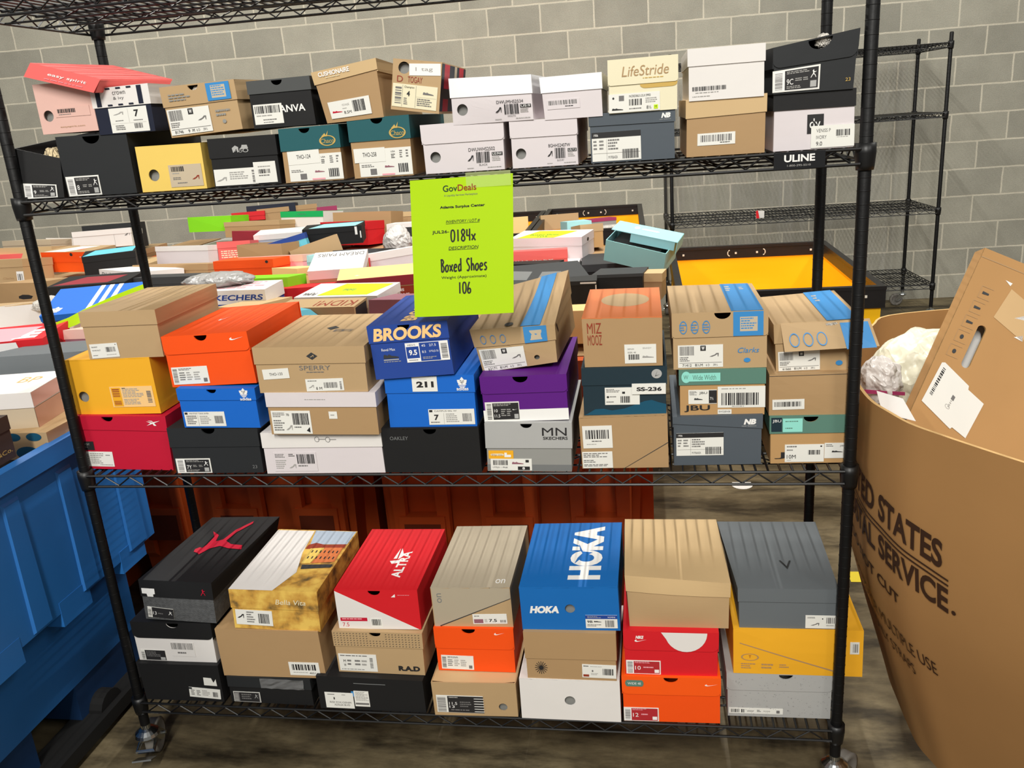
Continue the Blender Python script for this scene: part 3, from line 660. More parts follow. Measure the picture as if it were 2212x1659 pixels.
PILE = '''
L1 -1.975 2.281 1.092 0.209 0.125 0.300 -3.8
L2 -1.418 1.680 1.062 0.163 0.102 0.220 -4.8
L3 -1.779 2.506 1.087 0.342 0.110 0.200 -11.5
L3b -2.238 2.750 1.061 0.100 0.085 0.200 2.4
L4 -2.007 3.195 1.127 0.366 0.110 0.200 12.1
L5 -2.290 3.700 1.111 0.324 0.085 0.200 12.0
L6 -2.360 3.250 1.084 0.279 0.085 0.200 -19.2
L7 -2.472 3.100 1.099 0.406 0.085 0.300 -10.8
L8 -2.243 2.750 1.097 0.412 0.085 0.300 -8.1
L9 -1.412 2.350 1.085 0.128 0.100 0.200 28.0
L10 -1.135 1.975 1.050 0.329 0.085 0.300 -28.0
L11 -1.202 2.692 1.064 0.377 0.100 0.200 -10.4
L12 -0.970 2.150 1.043 0.446 0.085 0.200 -8.1
L13 -0.736 1.700 1.054 0.417 0.085 0.220 -4.1
L15 -1.040 1.600 1.057 0.325 0.085 0.280 9.8
L16 -0.747 1.050 1.050 0.179 0.085 0.200 28.0
L18 -1.029 1.200 1.052 0.093 0.085 0.300 28.0
L19 -0.621 0.620 1.050 0.170 0.085 0.300 27.8
L20 -0.289 0.360 1.070 0.141 0.097 0.330 28.0
L22 -1.212 1.300 1.029 0.068 0.085 0.300 4.8
L23 -0.613 0.900 1.059 0.058 0.085 0.200 -28.0
L24 -0.546 0.750 1.049 0.028 0.085 0.250 28.0
M1 -1.534 3.670 1.128 0.312 0.099 0.300 -6.8
M2 -1.373 3.950 1.118 0.228 0.085 0.200 16.0
M3 -1.243 4.050 1.152 0.269 0.085 0.200 16.5
M4 -1.134 4.080 1.129 0.322 0.091 0.200 28.0
M5 -1.197 3.600 1.088 0.568 0.085 0.200 -23.0
M6 -0.905 3.750 1.118 0.341 0.101 0.240 -17.5
M7 -0.851 4.100 1.111 0.098 0.085 0.200 28.0
M8 -0.445 3.600 1.108 0.426 0.126 0.150 -28.0
M9 -0.460 3.300 1.081 0.321 0.141 0.200 -28.0
M10 -0.398 2.950 1.091 0.303 0.096 0.180 11.8
M11 -0.276 3.900 1.062 0.176 0.085 0.300 -0.9
M12 -0.089 3.200 1.064 0.131 0.085 0.250 4.4
M14 0.119 2.250 1.039 0.281 0.085 0.200 28.0
M13 0.335 1.450 1.058 0.275 0.085 0.220 28.0
M15 -1.030 3.100 1.081 0.124 0.085 0.250 -20.6
M16 -0.914 2.750 1.067 0.113 0.085 0.250 7.5
M17 -0.728 2.950 1.074 0.209 0.085 0.200 28.0
M18 -0.644 3.100 1.080 0.105 0.085 0.300 25.3
M19 -0.530 2.600 1.086 0.134 0.085 0.250 28.0
M20 -0.311 2.500 1.072 0.227 0.085 0.160 28.0
M21 -0.621 2.450 1.081 0.235 0.085 0.200 -25.4
M22 -0.409 2.100 1.066 0.309 0.103 0.200 -1.4
M23 -0.476 1.950 1.076 0.323 0.085 0.200 -13.1
M24 -0.279 1.900 1.038 0.093 0.103 0.200 -14.1
M25 -0.230 2.150 1.053 0.066 0.102 0.200 28.0
M26 -0.158 2.200 1.045 0.110 0.085 0.250 -2.3
M27 -0.095 2.400 1.035 0.217 0.085 0.250 -17.0
M28 -0.024 2.150 1.022 0.058 0.085 0.200 28.0
M29 -0.275 1.600 1.048 0.345 0.104 0.170 -7.7
M30 -0.172 1.300 1.057 0.197 0.097 0.160 -6.3
M31 -0.041 1.500 1.017 0.137 0.085 0.300 28.0
M32 0.048 1.750 1.051 0.160 0.085 0.200 28.0
M33 0.290 1.150 1.046 0.271 0.086 0.220 -10.7
M34 0.249 0.980 1.047 0.269 0.085 0.130 -9.6
M35 -0.125 1.100 1.031 0.096 0.085 0.300 -18.6
M37 0.552 1.000 1.056 0.153 0.085 0.300 -24.1
R1 0.878 2.500 1.034 0.372 0.085 0.240 -28.0
R2 0.890 2.200 1.016 0.245 0.085 0.200 5.1
R3 1.035 1.300 1.034 0.287 0.085 0.340 28.0
R4 0.899 1.900 1.005 0.178 0.085 0.200 -3.8
R5 1.262 1.450 1.026 0.195 0.085 0.200 -10.5
R6 1.136 1.100 1.073 0.091 0.102 0.330 2.9
R7 1.161 0.750 1.049 0.051 0.085 0.200 -9.2
R8 1.380 1.500 1.014 0.048 0.085 0.200 -13.3
R9 1.302 2.000 1.051 0.274 0.085 0.200 -28.0
R10 1.012 3.000 1.045 0.089 0.085 0.250 28.0
R11 1.099 2.700 1.063 0.058 0.121 0.250 28.0
F1 0.784 4.200 0.955 0.216 0.086 0.250 18.0
F2 1.070 3.900 0.948 0.173 0.085 0.200 28.0
F3 0.546 4.000 0.998 0.087 0.090 0.250 8.2
S1 -0.127 -0.050 1.090 0.517 0.094 0.280 -38.0
S2 -0.007 -0.220 1.082 0.093 0.090 0.300 25.0
S3 -0.081 -0.020 0.983 0.098 0.085 0.300 -9.7
S4 -0.470 0.350 1.022 0.125 0.085 0.300 -2.8
'''
# ------------------------------------------------------------------ shoe boxes on the rack (metres, measured from the left front post)
S = {}
for ln_ in SHELF.strip().split('\n'):
    a = ln_.split(); S[a[0]] = [float(q) for q in a[1:]]
def mk(key, label, body='tan', lidc=None, d=.31, yaw=0, dz=0, dy=0, dx=0, roll=None, **k):
    x, y, z, w, h, lid, rl = S[key]
    if roll is not None: rl = roll
    return Box(key, w, h, d, lid if k.pop('haslid', True) else 0, (x + dx, y + dy, z + dz), (0, -radians(rl), radians(yaw)), label, body, lidc, **k)
def j_st(size, bg='ink', extra=()):        # white-framed black size label with leaping figure
    return [('r', .03, .04, .97, .96, 'wht'), ('r', .26, .07, .965, .93, bg), ('bav', .05, .1, .21, .9, 'inkg', 26), ('ln', .3, .74, .8, .88, 2, 'inkl'), ('t', .3, .3, .3 + .07 * len(size), .55, size, 'wht'),
            ('ln', .48, .4, .62, .56, 2, 'inkl'), ('ln', .65, .4, .78, .56, 2, 'inkl'), ('s', 'leaper', .8, .5, .93, .82, 'wht'), ('r', .8, .12, .93, .38, 'silver'), ('ln', .3, .1, .72, .24, 2, 'inkl')] + list(extra)
def n_st(): return [('bav', .03, .1, .15, .9, 'inkg', 20), ('ln', .2, .78, .62, .92, 2, 'inkg'), ('ln', .2, .18, .36, .7, 4, 'inkg'), ('ln', .4, .18, .56, .7, 4, 'inkl'), ('ln', .6, .18, .78, .7, 4, 'inkl'), ('r', .85, .1, .95, .32, 'inkg')]
def nr_st(size): return [('r', .02, .03, .98, .97, 'wht'), ('r', .22, .05, .97, .95, 'vred'), ('bav', .04, .08, .19, .92, 'inkg', 24), ('ln', .25, .78, .7, .92, 2, 'rose'), ('t', .26, .32, .42, .6, size, 'wht'), ('ln', .5, .38, .8, .56, 1, 'rose'), ('r', .82, .12, .95, .36, 'wht')]
def c_st(num): return [('bar', .04, .55, .36, .95, 'inkg', 30), ('r', .5, .74, .62, .97, 'ink'), ('t', .525, .78, .595, .93, 'W', 'wht', {'bold': .03}), ('s', 'heel', .7, .42, .92, .68, 'inkg'), ('ln', .04, .26, .3, .48, 3, 'inkg'),
                       ('r', .03, .21, .97, .225, 'inkg'), ('t', .1, .05, .3, .17, num, 'ink'), ('t', .38, .05, .55, .17, '8½M', 'ink'), ('t', .62, .06, .7, .16, '6 D', 'inkg'), ('t', .78, .06, .88, .16, '39½', 'inkg')]
def nb_st(): return [('r', 0, .8, 1, 1, 'ink'), ('t', .04, .86, .13, .94, '1906', 'wht'), ('ln', .03, .35, .12, .72, 3, 'inkg'), ('ln', .15, .35, .26, .72, 3, 'inkg'), ('r', .3, .04, .304, .76, 'inkg'), ('ln', .33, .34, .6, .74, 4, 'inkg'), ('r', .02, .27, .98, .28, 'inkl'), ('bar', .62, .06, .96, .38, 'ink', 22), ('t', .33, .08, .52, .18, 'M1906AEA', 'inkg')]
def bc(n=26): return [('bar', .07, .3, .93, .85, 'ink', n), ('ln', .2, .1, .8, .22, 1, 'inkg')]
def a_st(name, size=None):
    o = [('r', .02, .82, .09, .96, 'ink'), ('t', .13, .84, .62, .94, name, 'inkg'), ('bar', .74, .2, .95, .72, 'inkg', 18), ('ln', .38, .12, .66, .72, 5, 'inkl'), ('r', .33, .05, .335, .76, 'inkl')]
    return o + ([('t', .12, .3, .22, .66, size, 'ink', {'bold': .03}), ('ln', .04, .08, .3, .2, 1, 'inkg')] if size else [('ln', .05, .1, .3, .74, 5, 'inkg')])
HN = .019
# ---- middle shelf
b = mk('m1a', 'crimson shoe box with white vector logo, bottom of the leftmost stack on the middle shelf', 'crimson', notch=(.4, .015), skew=.001)
b.front([('s', 'vector', .8, .8, .94, .95, 'wht')]); b.sticker(.08, .05, .38, .33, [('bav', .04, .1, .14, .9, 'inkg', 16), ('ln', .2, .15, .7, .9, 6, 'inkl'), ('ln', .75, .7, .95, .8, 1, 'inkg'), ('ln', .5, .08, .95, .14, 1, 'inkg')])
b.sticker(.06, .36, .2, .52, [('t', .1, .55, .7, .8, 'FWD FIGHT', 'inkl'), ('ln', .1, .2, .8, .4, 1, 'inkg')], base='ink'); b.done()
b = mk('m1b', 'plain golden yellow shoe box with round finger hole, under the tall tan box', 'yellow', hole=(.13, .33, .0135), d=.31)
b.sticker(.46, .13, 1.0 - .04, .5, [('r', .03, .04, .25, .96, 'yellow'), ('bav', .05, .1, .22, .35, 'brick', 12), ('bav', .05, .5, .22, .92, 'brick', 14), ('ln', .29, .45, .78, .9, 6, 'inkl'), ('ln', .29, .1, .78, .4, 4, 'inkl'), ('bav', .85, .2, .95, .8, 'inkg', 18), ('ln', .29, .88, .4, .94, 1, 'ink')], base='peach'); b.done()
b = mk('m1c', 'plain tan kraft shoe box with small white label, topmost of the leftmost middle shelf stack', 'tan', d=.30, bow=.001)
b.sticker(.05, .03, .42, .33, [('t', .06, .74, .28, .84, 'RBHARNEY', 'inkg'), ('t', .06, .5, .36, .6, 'THYME MULTI', 'inkg'), ('bar', .55, .4, .9, .74, 'inkl', 16), ('bar', .6, .4, .7, .74, 'ink', 6), ('ln', .06, .14, .3, .22, 1, 'inkg'), ('ln', .55, .16, .9, .22, 1, 'inkl'), ('s', 'disc', .92, .86, .95, .92, 'ink')], rot=2)
b.done()
b = mk('m2a', 'dark black shoe box with white-framed size 7 label, second stack of the middle shelf', 'blk2', notch=(.46, .017))
b.sticker(.03, .01, .42, .33, j_st('7Y')); b.front([('t', .88, .1, .93, .17, '23', 'grey')]); b.done()
b = mk('m2b', 'bright blue shoe box with white trefoil logo below the orange box', 'adi', notch=(.45, .012))
b.front([('s', 'trefoil', .78, .74, .93, 1.02, 'wht'), ('t', .8, .7, .94, .775, 'adidas', 'wht', {'bold': .02})]); b.sticker(.04, .04, .56, .41, a_st('WEATPORT TOKAS SAMBA'), rot=.5); b.done()
b = mk('m2c', 'bright orange shoe box with white curved tick, second stack of the middle shelf', 'orange', hinge=True, roundc=.012, notch=(.46, .016), d=.31)
b.front([('s', 'swoosh', .79, .81, .95, .95, 'wht')]); b.sticker(.04, .05, .46, .39, n_st()); b.top([('s', 'swoosh', .33, .42, .43, .62, 'wht', 30)]); b.done()
b = mk('m3a', 'white shoe box with a thin grey script signature on its lid, middle shelf floor', 'lilac', 'white')
b.sticker(.08, .06, .44, .52, [('ln', .04, .7, .3, .92, 3, 'inkg'), ('ln', .36, .75, .5, .92, 2, 'ink'), ('ln', .04, .1, .3, .6, 5, 'inkl'), ('bar', .55, .4, .95, .9, 'ink', 22), ('s', 'heel', .34, .1, .52, .45, 'inkl'), ('ln', .56, .2, .95, .32, 1, 'inkg')], base='lilac', name='printed_label')
for (a0, c0) in ((.47, .83), (.56, .82)):
    b.front([('s', 'ring', a0 - .02, c0 - .06, a0 + .02, c0 + .07, 'inkg'), ('r', a0 + .01, c0, a0 + .07, c0 + .012, 'inkg')])
b.done()
b = mk('m3b', 'brown shoe box with a plain white lid, between a tan box and a white box', 'tan2', 'lilac')
b.sticker(.03, .02, .39, .57, [('ln', .04, .7, .34, .92, 3, 'inkg'), ('t', .38, .78, .46, .88, '7B', 'ink'), ('ln', .04, .1, .34, .6, 5, 'inkg'), ('bar', .54, .4, .95, .9, 'ink', 22), ('s', 'heel', .34, .1, .52, .45, 'inkl'), ('ln', .56, .22, .85, .32, 1, 'inkg'), ('p', [(.86, .14), (.95, .06), (.95, .3)], 'ink')])
b.sticker(.56, .38, .635, .55, [('ln', .2, .3, .8, .6, 1, 'inkl')]); b.front([('ln', .36, .82, .56, .85, 1, 'inkl')]); b.done()
b = mk('m3c', 'tan shoe box with dark diamond emblem and a small white sticker numbered 133', 'tan')
b.front([('p', [(.53, .72), (.58, .8), (.53, .88), (.48, .8)], 'char'), ('s', 'heel', .51, .76, .55, .84, 'tan'), ('t', .4, .49, .68, .59, 'SPERRY', 'inkg'), ('ln', .46, .42, .62, .455, 1, 'inkg')])
b.sticker(.06, .31, .3, .53, [('t', .25, .35, .75, .62, 'THO-133', 'ink')], rot=3); b.sticker(.44, .03, .78, .3, [('ln', .06, .75, .4, .88, 1, 'inkg'), ('s', 'heel', .06, .2, .22, .6, 'inkl'), ('t', .26, .12, .42, .34, '8 M', 'ink'), ('bar', .48, .25, .85, .7, 'inkg', 20), ('bav', .9, .1, .95, .8, 'inkg', 10)], rot=1)
b.top([('p', [(.5, .48), (.56, .54), (.5, .6), (.44, .54)], 'char'), ('t', .54, .42, .72, .5, 'SPERRY', 'inkg', {'rot': 90})]); b.done()
b = mk('m4a', 'flat black shoe box with faint grey lettering, below the size 7 bright blue box', 'black', notch=(.5, .015))
b.front([('t', .08, .74, .27, .82, 'OAKLEY', 'grey')]); b.done()
b = mk('m4b', 'bright blue shoe box with white trefoil logo and a 211 number sticker', 'adi')
b.front([('s', 'trefoil', .79, .72, .94, .98, 'wht'), ('t', .8, .71, .93, .78, 'adidas', 'wht', {'bold': .02})])
b.sticker(.31, .7, .59, .985, [('t', .17, .28, .86, .68, '211', 'ink', {'bold': .05}), ('ln', .3, .8, .7, .84, 1, 'inkl')])
b.sticker(.46, .05, .97, .35, a_st('CAMPUS 00s W', '7')); b.done()
b = mk('m4c', 'dark royal blue shoe box with large tan capital lettering beside the striped askew box', 'brooks', notch=(.46, .014), d=.33, skew=0)
b.front([('t', .06, .71, .9, .95, 'BROOKS', 'peach', {'bold': .04, 'shear': .12})], True)
b.front([('t', .14, .52, .31, .57, 'Revel Max', 'wht'), ('s', 'shoe', .15, .33, .34, .5, 'char'), ('r', .15, .345, .34, .365, 'silver'), ('ln', .15, .3, .4, .325, 1, 'inkl')], False)
b.sticker(.44, .28, .97, .64, [('r', .0, 0, 1, 1, 'wht'), ('r', .015, .2, .31, .8, 'brooks'), ('r', .33, .03, .79, .97, 'brooks'), ('t', .06, .84, .24, .93, 'MEN\'S', 'ink'), ('t', .07, .36, .26, .64, '9.5', 'wht', {'bold': .03}), ('t', .38, .76, .47, .88, '45', 'wht'), ('t', .56, .76, .72, .88, '27.5', 'wht'), ('t', .38, .44, .47, .56, '8.5', 'wht'), ('t', .54, .44, .76, .56, '275(2.5)', 'wht'), ('ln', .38, .1, .74, .24, 2, 'inkl'), ('bav', .83, .12, .97, .9, 'inkg', 26), ('ln', .05, .06, .26, .13, 1, 'inkg')], base='brooks')
b.top([('t', .38, .08, .58, .7, 'BROOKS', 'peach', {'rot': 90, 'bold': .04})]); b.done()
b = mk('m5a', 'silver grey shoe box with large angular black lettering on its lid', 'grey2', 'silver', notch=(.48, .013))
b.front([('t', .66, .74, .94, .9, 'MN', 'ink', {'bold': .01}), ('t', .67, .66, .95, .72, 'SKECHERS', 'ink', {'bold': .02}), ('r', .01, .02, .99, .14, 'grey')])
b.sticker(.05, .02, .53, .26, [('bar', .06, .45, .42, .88, 'ink', 24), ('t', .05, .18, .42, .32, '177531 / PNK', 'ink'), ('r', .66, .04, .95, .34, 'ink'), ('t', .77, .09, .83, .29, '8', 'wht', {'bold': .03}), ('s', 'shoe', .52, .42, .8, .85, 'mauve'), ('r', .85, .7, .93, .92, 'ink')])
b.sticker(.03, .26, .32, .43, [('s', 'pill', .08, .05, .62, .95, 'cream'), ('t', .12, .3, .56, .6, 'Slip-ins', 'brick'), ('r', .64, .2, .9, .5, 'wht'), ('r', .64, .5, .74, .75, 'wht')], base='yellow'); b.done()
b = mk('m5b', 'purple shoe box with a white band along its bottom edge and a black size label', 'purple', roundc=.01, hinge=True, notch=(.47, .017))
b.front([('r', .005, .005, .995, .26, 'wht')], False); b.sticker(.03, .03, .43, .44, [('bav', .05, .08, .18, .9, 'inkg', 20), ('r', .22, .06, .98, .94, 'ink'), ('ln', .25, .76, .8, .9, 2, 'inkl'), ('t', .26, .46, .36, .62, '10', 'wht'), ('t', .26, .18, .42, .34, '11.5', 'wht'), ('ln', .46, .2, .6, .62, 4, 'inkl'), ('ln', .63, .2, .76, .62, 4, 'inkl'), ('s', 'swoosh', .8, .5, .96, .66, 'wht'), ('r', .84, .1, .96, .34, 'silver')]); b.done()
b = mk('m5c', 'battered tan shoe box with a wide blue stripe, tipped askew on the purple box', 'tan', 'tan', d=.32, warp=.006, bow=.005, hole=(.74, .2, .006), crush={4: (-.004, 0, .006), 5: (.012, 0, -.012), 6: (.01, 0, .05), 7: (.01, .0, .035)}, dz=.004, yaw=-3, dx=.004)
b.front([('r', .63, .6, .9, 1.0, 'clb'), ('r', .7, .66, .84, .9, 'beige')] + [('s', 'ring', .1 + .12 * i, .66, .17 + .12 * i, .86, 'clb') for i in range(3)]); b.top([('r', .6, 0, .83, 1, 'clb'), ('s', 'disc', .4, .02, .5, .1, 'ink')])
b.sticker(.04, .02, .6, .54, c_st('62171')); b.side([('p', [(.05, .9), (.12, .62), (.15, .64), (.08, .92)], 'ink')]); b.done()
b = mk('m6a', 'tan shoe box with a diagonal flap seam and two white labels, middle shelf floor', 'tan2', d=.3)
b.front([('p', [(.5, 0), (1, .47), (1, .485), (.49, 0)], 'char')]); b.sticker(.03, .4, .37, .83, [('bar', .1, .42, .92, .82, 'ink', 22), ('ln', .3, .25, .8, .34, 1, 'inkg'), ('ln', .12, .14, .5, .2, 1, 'inkl')])
b.sticker(.01, .01, .36, .33, [('ln', .04, .62, .9, .92, 3, 'inkg'), ('ln', .04, .3, .55, .5, 2, 'inkg'), ('ln', .04, .08, .9, .24, 2, 'inkg')]); b.done()
b = mk('m6b', 'dark navy shoe box with a blue wave and a large sticker ending in 236', 'dteal', 'dteal')
b.front([('p', [(.01, .01), (.99, .01), (.99, .22), (.9, .26), (.82, .31), (.74, .29), (.6, .2), (.5, .14), (.35, .1), (.25, .14), (.15, .13), (.05, .03)], 'pteal'), ('s', 'disc', .82, .76, .94, .95, 'silver'), ('p', [(.86, .8), (.89, .92), (.87, .82), (.92, .84)], 'ink')])
b.sticker(.27, .22, .68, .58, [('ln', .04, .7, .45, .92, 3, 'inkg'), ('r', .5, .64, .58, .76, 'ink'), ('s', 'disc', .05, .4, .12, .52, 'ink'), ('ln', .14, .4, .36, .5, 1, 'inkg'), ('bar', .45, .12, .75, .5, 'ink', 14), ('ln', .04, .1, .3, .2, 1, 'inkg')])
b.sticker(.59, .44, .985, .66, [('t', .14, .3, .88, .68, 'SS-236', 'ink', {'bold': .04})], e=.0018); b.done()
b = mk('m6c', 'tan shoe box with an orange top, thin red hand-drawn lettering on its end', 'tan2', 'rust', d=.305)
b.front([('t', .06, .69, .24, .9, 'MIZ', 'brick'), ('t', .06, .45, .24, .66, 'MOOZ', 'brick')]); b.top([('s', 'disc', .2, .34, .85, .8, 'tan')])
b.sticker(.52, .06, .92, .45, [('t', .1, .72, .3, .8, 'DEVLIN', 'inkg'), ('t', .58, .76, .85, .84, 'BRANDY', 'inkl'), ('t', .1, .54, .36, .62, 'SIZE: 40', 'inkg'), ('bar', .12, .2, .5, .48, 'ink', 16), ('s', 'shoe', .56, .22, .92, .46, 'inkl')]); b.done()
b = mk('m7a', 'slate grey shoe box with slanted white logo, under the brown box with mint pill', 'slate', 'slate', skew=.008)
b.front([('t', .79, .81, .92, .92, 'NB', 'wht', {'bold': .06, 'shear': .15}), ('t', .77, .77, .93, .8, 'new balance', 'silver')], True); b.sticker(.04, .2, .57, .66, nb_st()); b.done()
b = mk('m7b', 'brown shoe box with a green lid bearing a pale mint wide-width pill', 'kraft', 'tealg')
b.front([('s', 'disc', .03, .72, .14, .97, 'mint'), ('r', .08, .75, .48, .93, 'mint'), ('t', .055, .8, .11, .89, 'W', 'tealg'), ('t', .16, .78, .43, .89, 'Wide Width', 'tealg')], True); b.front([('t', .06, .07, .36, .22, 'JBU', 'ink', {'bold': .02})], False)
b.sticker(.11, .25, .44, .56, [('ln', .04, .6, .3, .9, 4, 'inkg'), ('s', 'shoe', .2, .2, .5, .5, 'char'), ('t', .38, .66, .66, .86, 'JBU', 'ink'), ('r', .72, .05, 1, .96, 'ink'), ('t', .76, .28, .88, .48, '7½', 'wht')])
b.sticker(.45, .16, .995, .62, [('ln', .08, .84, .8, .92, 1, 'inkl'), ('bar', .08, .12, .9, .7, 'ink', 30), ('ln', .3, .03, .7, .08, 1, 'inkg')]); b.sticker(.45, .02, .61, .12, [('t', .08, .25, .9, .75, 'BWDJBN08', 'inkg')]); b.done()
b = mk('m7c', 'tan shoe box with wide blue stripe and W label, right of the orange-topped box', 'tan', 'tan', d=.29, notch=(.53, .017), roundc=.008)
CL = lambda: [('r', .64, .57, .95, 1.0 - .01, 'clb'), ('r', .71, .65, .89, .9, 'beige'), ('ln', .72, .67, .88, .88, 5, 'clb')] + [('s', 'ring', .08 + .12 * i, .63, .16 + .12 * i, .86, 'clb') for i in range(3)] + [('ln', .08 + .12 * i, .67, .15 + .12 * i, .8, 3, 'clb') for i in range(3)]
b.front(CL(), True); b.top([('r', .62, 0, .95, 1, 'clb'), ('ln', .66, .68, .72, .9, 3, 'beige'), ('ln', .82, .74, .88, .85, 2, 'beige')]); b.front([('t', .68, .27, .9, .36, 'Clarks', 'clb', {'shear': .2}), ('s', 'disc', .75, .1, .82, .18, 'clb')], False)
b.sticker(.06, .03, .535, .43, c_st('71412')); b.done()
b = mk('m8a', 'tan shoe box with green lid, mint label and 10M sticker, beside the right front post', 'kraft', 'tealg', notch=(.5, .015))
b.front([('r', .02, .68, .15, .97, 'dteal'), ('t', .035, .86, .14, .93, 'JBU', 'wht'), ('r', .16, .67, .4, .95, 'mint'), ('ln', .19, .86, .36, .9, 1, 'tealg'), ('ln', .19, .72, .3, .76, 1, 'tealg')], True); b.front([('t', .06, .1, .2, .24, 'J', 'ink')], False)
b.sticker(.19, .03, .67, .4, [('ln', .05, .78, .36, .92, 1, 'inkg'), ('ln', .05, .6, .22, .72, 1, 'inkg'), ('t', .05, .2, .28, .42, '10M', 'ink', {'bold': .02}), ('ln', .05, .07, .16, .13, 1, 'inkl'), ('bar', .6, .42, .92, .68, 'ink', 16), ('s', 'disc', .9, .85, .95, .93, 'ink')])
b.sticker(.675, .1, .97, .42, [('ln', .06, .72, .35, .92, 2, 'inkg'), ('s', 'shoe', .3, .32, .75, .56, 'ink'), ('t', .62, .74, .9, .86, 'JBU', 'inkg')]); b.done()
b = mk('m8b', 'plain tan shoe box with one narrow barcode strip, on the green-lidded box', 'tan2', 'tan2', haslid=False, bow=.002)
b.sticker(.04, .15, .42, .4, [('bar', .06, .3, .94, .78, 'ink', 34)], rot=1); b.front([('r', 0, .96, 1, .97, 'char')]); b.done()
b = mk('m8c', 'tan shoe box with blue stripe and an open torn flap behind the right front post', 'tan', 'tan', d=.29, warp=.003, roll=1.5)
b.sticker(.04, .03, .52, .43, c_st('61666')); b.front([('ln', .1, .7, .5, .9, 3, 'clb')], True); b.top([('r', .6, 0, .95, 1, 'clb'), ('ln', .66, .6, .72, .86, 3, 'beige')]); b.front([('s', 'disc', .7, .1, .78, .2, 'clb')], False)
fl = MB(); fl.box(.0, -.03, -.045, .2, -.026, 0, card('tanl')); r0 = b.root
fl.add([(-.075, -.0, .107), (.102, -.0, .107), (.115, -.032, .057), (-.07, -.022, .052), (-.075, .002, .108), (.102, .002, .108), (.115, -.029, .057), (-.07, -.019, .052)], [(0, 1, 2, 3), (7, 6, 5, 4), (0, 4, 5, 1), (1, 5, 6, 2), (2, 6, 7, 3), (3, 7, 4, 0)], card('tan'))
def ff(u, v): 
    P = [Vector(q) for q in ((-.07, -.022, .052), (.115, -.032, .057), (.102, 0, .107), (-.075, 0, .107))]
    p = (P[0] * (1 - u) + P[1] * u) * (1 - v) + (P[3] * (1 - u) + P[2] * u) * v; return (p.x, p.y - .0045, p.z - .002)
items(fl, ff, [('r', .66, .02, .97, .98, 'clb'), ('s', 'ring', .76, .3, .88, .75, 'brick'), ('s', 'ring', .07, .2, .18, .7, 'clb'), ('s', 'ring', .22, .2, .33, .7, 'clb'), ('s', 'ring', .37, .2, .48, .7, 'clb')], b.rng)
fl.v = fl.v[8:]; fl.f = [tuple(q - 8 for q in f_) for f_ in fl.f[6:]]; fl.mi = fl.mi[6:]
fl.build('open_flap', r0); b.done()
# ---- bottom shelf
GM = bpy.data.materials.new('painted_scene'); GM.use_nodes = True; _n = GM.node_tree.nodes; _l = GM.node_tree.links
_t = _n.new('ShaderNodeTexCoord'); _z = _n.new('ShaderNodeTexNoise'); _z.inputs['Scale'].default_value = 22; _z.inputs['Detail'].default_value = 6; _l.new(_t.outputs['Object'], _z.inputs[0]); _c = _n.new('ShaderNodeValToRGB'); _l.new(_z.outputs['Fac'], _c.inputs[0])
_e = _c.color_ramp.elements; _e[0].position = .32; _e[0].color = rgb((104, 84, 50)); _e[1].position = .62; _e[1].color = rgb((236, 196, 96)); _x = _e.new(.46); _x.color = rgb((206, 156, 70)); _l.new(_c.outputs[0], _n['Principled BSDF'].inputs['Base Color']); _n['Principled BSDF'].inputs['Roughness'].default_value = .45
_M_old = card
EM = mat('textured_grey', (84, 85, 86), rough=.7, var=.55, scale=95, bump=.5)
def card(n): return GM if n == 'scene' else EM if n == 'eleph' else _M_old(n)
b = mk('b1a', 'black shoe box with torn white label, lowest at far left of the bottom shelf', 'black')
b.sticker(.58, .1, .97, .37, [('r', .0, .8, .1, 1, 'char'), ('ln', .06, .15, .18, .75, 4, 'inkg'), ('ln', .24, .15, .36, .75, 4, 'inkg'), ('ln', .42, .2, .66, .8, 4, 'inkl'), ('bar', .76, .2, .93, .7, 'inkg', 14)], rot=-4)
b.sticker(.79, .45, .95, .66, [], tri=[(0, 0), (1, 0), (.95, .9), (.75, .4), (.6, .98), (0, 1)], rot=-3); b.done()
b = mk('b1b', 'white shoe box with a black lid and half-moon cut-out, left end of the bottom shelf', 'white', 'black', roundc=.016, notch=(.52, .018), d=.33, hinge=True)
b.sticker(.05, .02, .36, .28, [('bav', .02, .05, .14, .9, 'inkg', 14), ('r', .17, .02, 1, .98, 'ink'), ('ln', .22, .3, .8, .85, 4, 'inkg'), ('r', .78, .05, .97, .32, 'silver')]); b.sticker(.45, .14, .74, .5, [('bar', .02, .5, .98, .95, 'inkg', 30), ('ln', .25, .1, .8, .32, 1, 'inkg')], base='white', name='printed_label'); b.done()
b = mk('b1c', 'black-lidded grey textured shoe box with a red leaping figure on top', 'eleph', 'black', d=.35, warp=.004, crush={5: (.004, 0, -.002), 6: (.03, .02, .0), 7: (.03, 0, 0)}, bow=.002, roll=-2.0, dz=.006)
b.top([('s', 'leaper', .26, .3, .84, .86, 'crimson', 118)]); b.front([('s', 'leaper', .84, .69, .91, .84, 'crimson')], True)
b.sticker(.06, .05, .42, .32, [('bav', .02, .05, .14, .9, 'inkg', 12), ('r', .17, .02, 1, .98, 'ink'), ('t', .2, .3, .34, .6, '13', 'wht'), ('ln', .4, .3, .75, .5, 1, 'inkg'), ('s', 'leaper', .8, .4, .95, .75, 'wht')], rot=-3); b.sticker(.03, .6, .21, .8, [], tri=[(0, .35), (.35, .35), (.4, 0), (.85, .0), (.85, .3), (1, .35), (1, 1), (0, 1)], base='wht'); b.done()
b = mk('b2a', 'black shoe box wrapped in shiny torn plastic, under the wide plain brown box', 'black', 'blk2', d=.33, roll=-1.2, warp=.003)
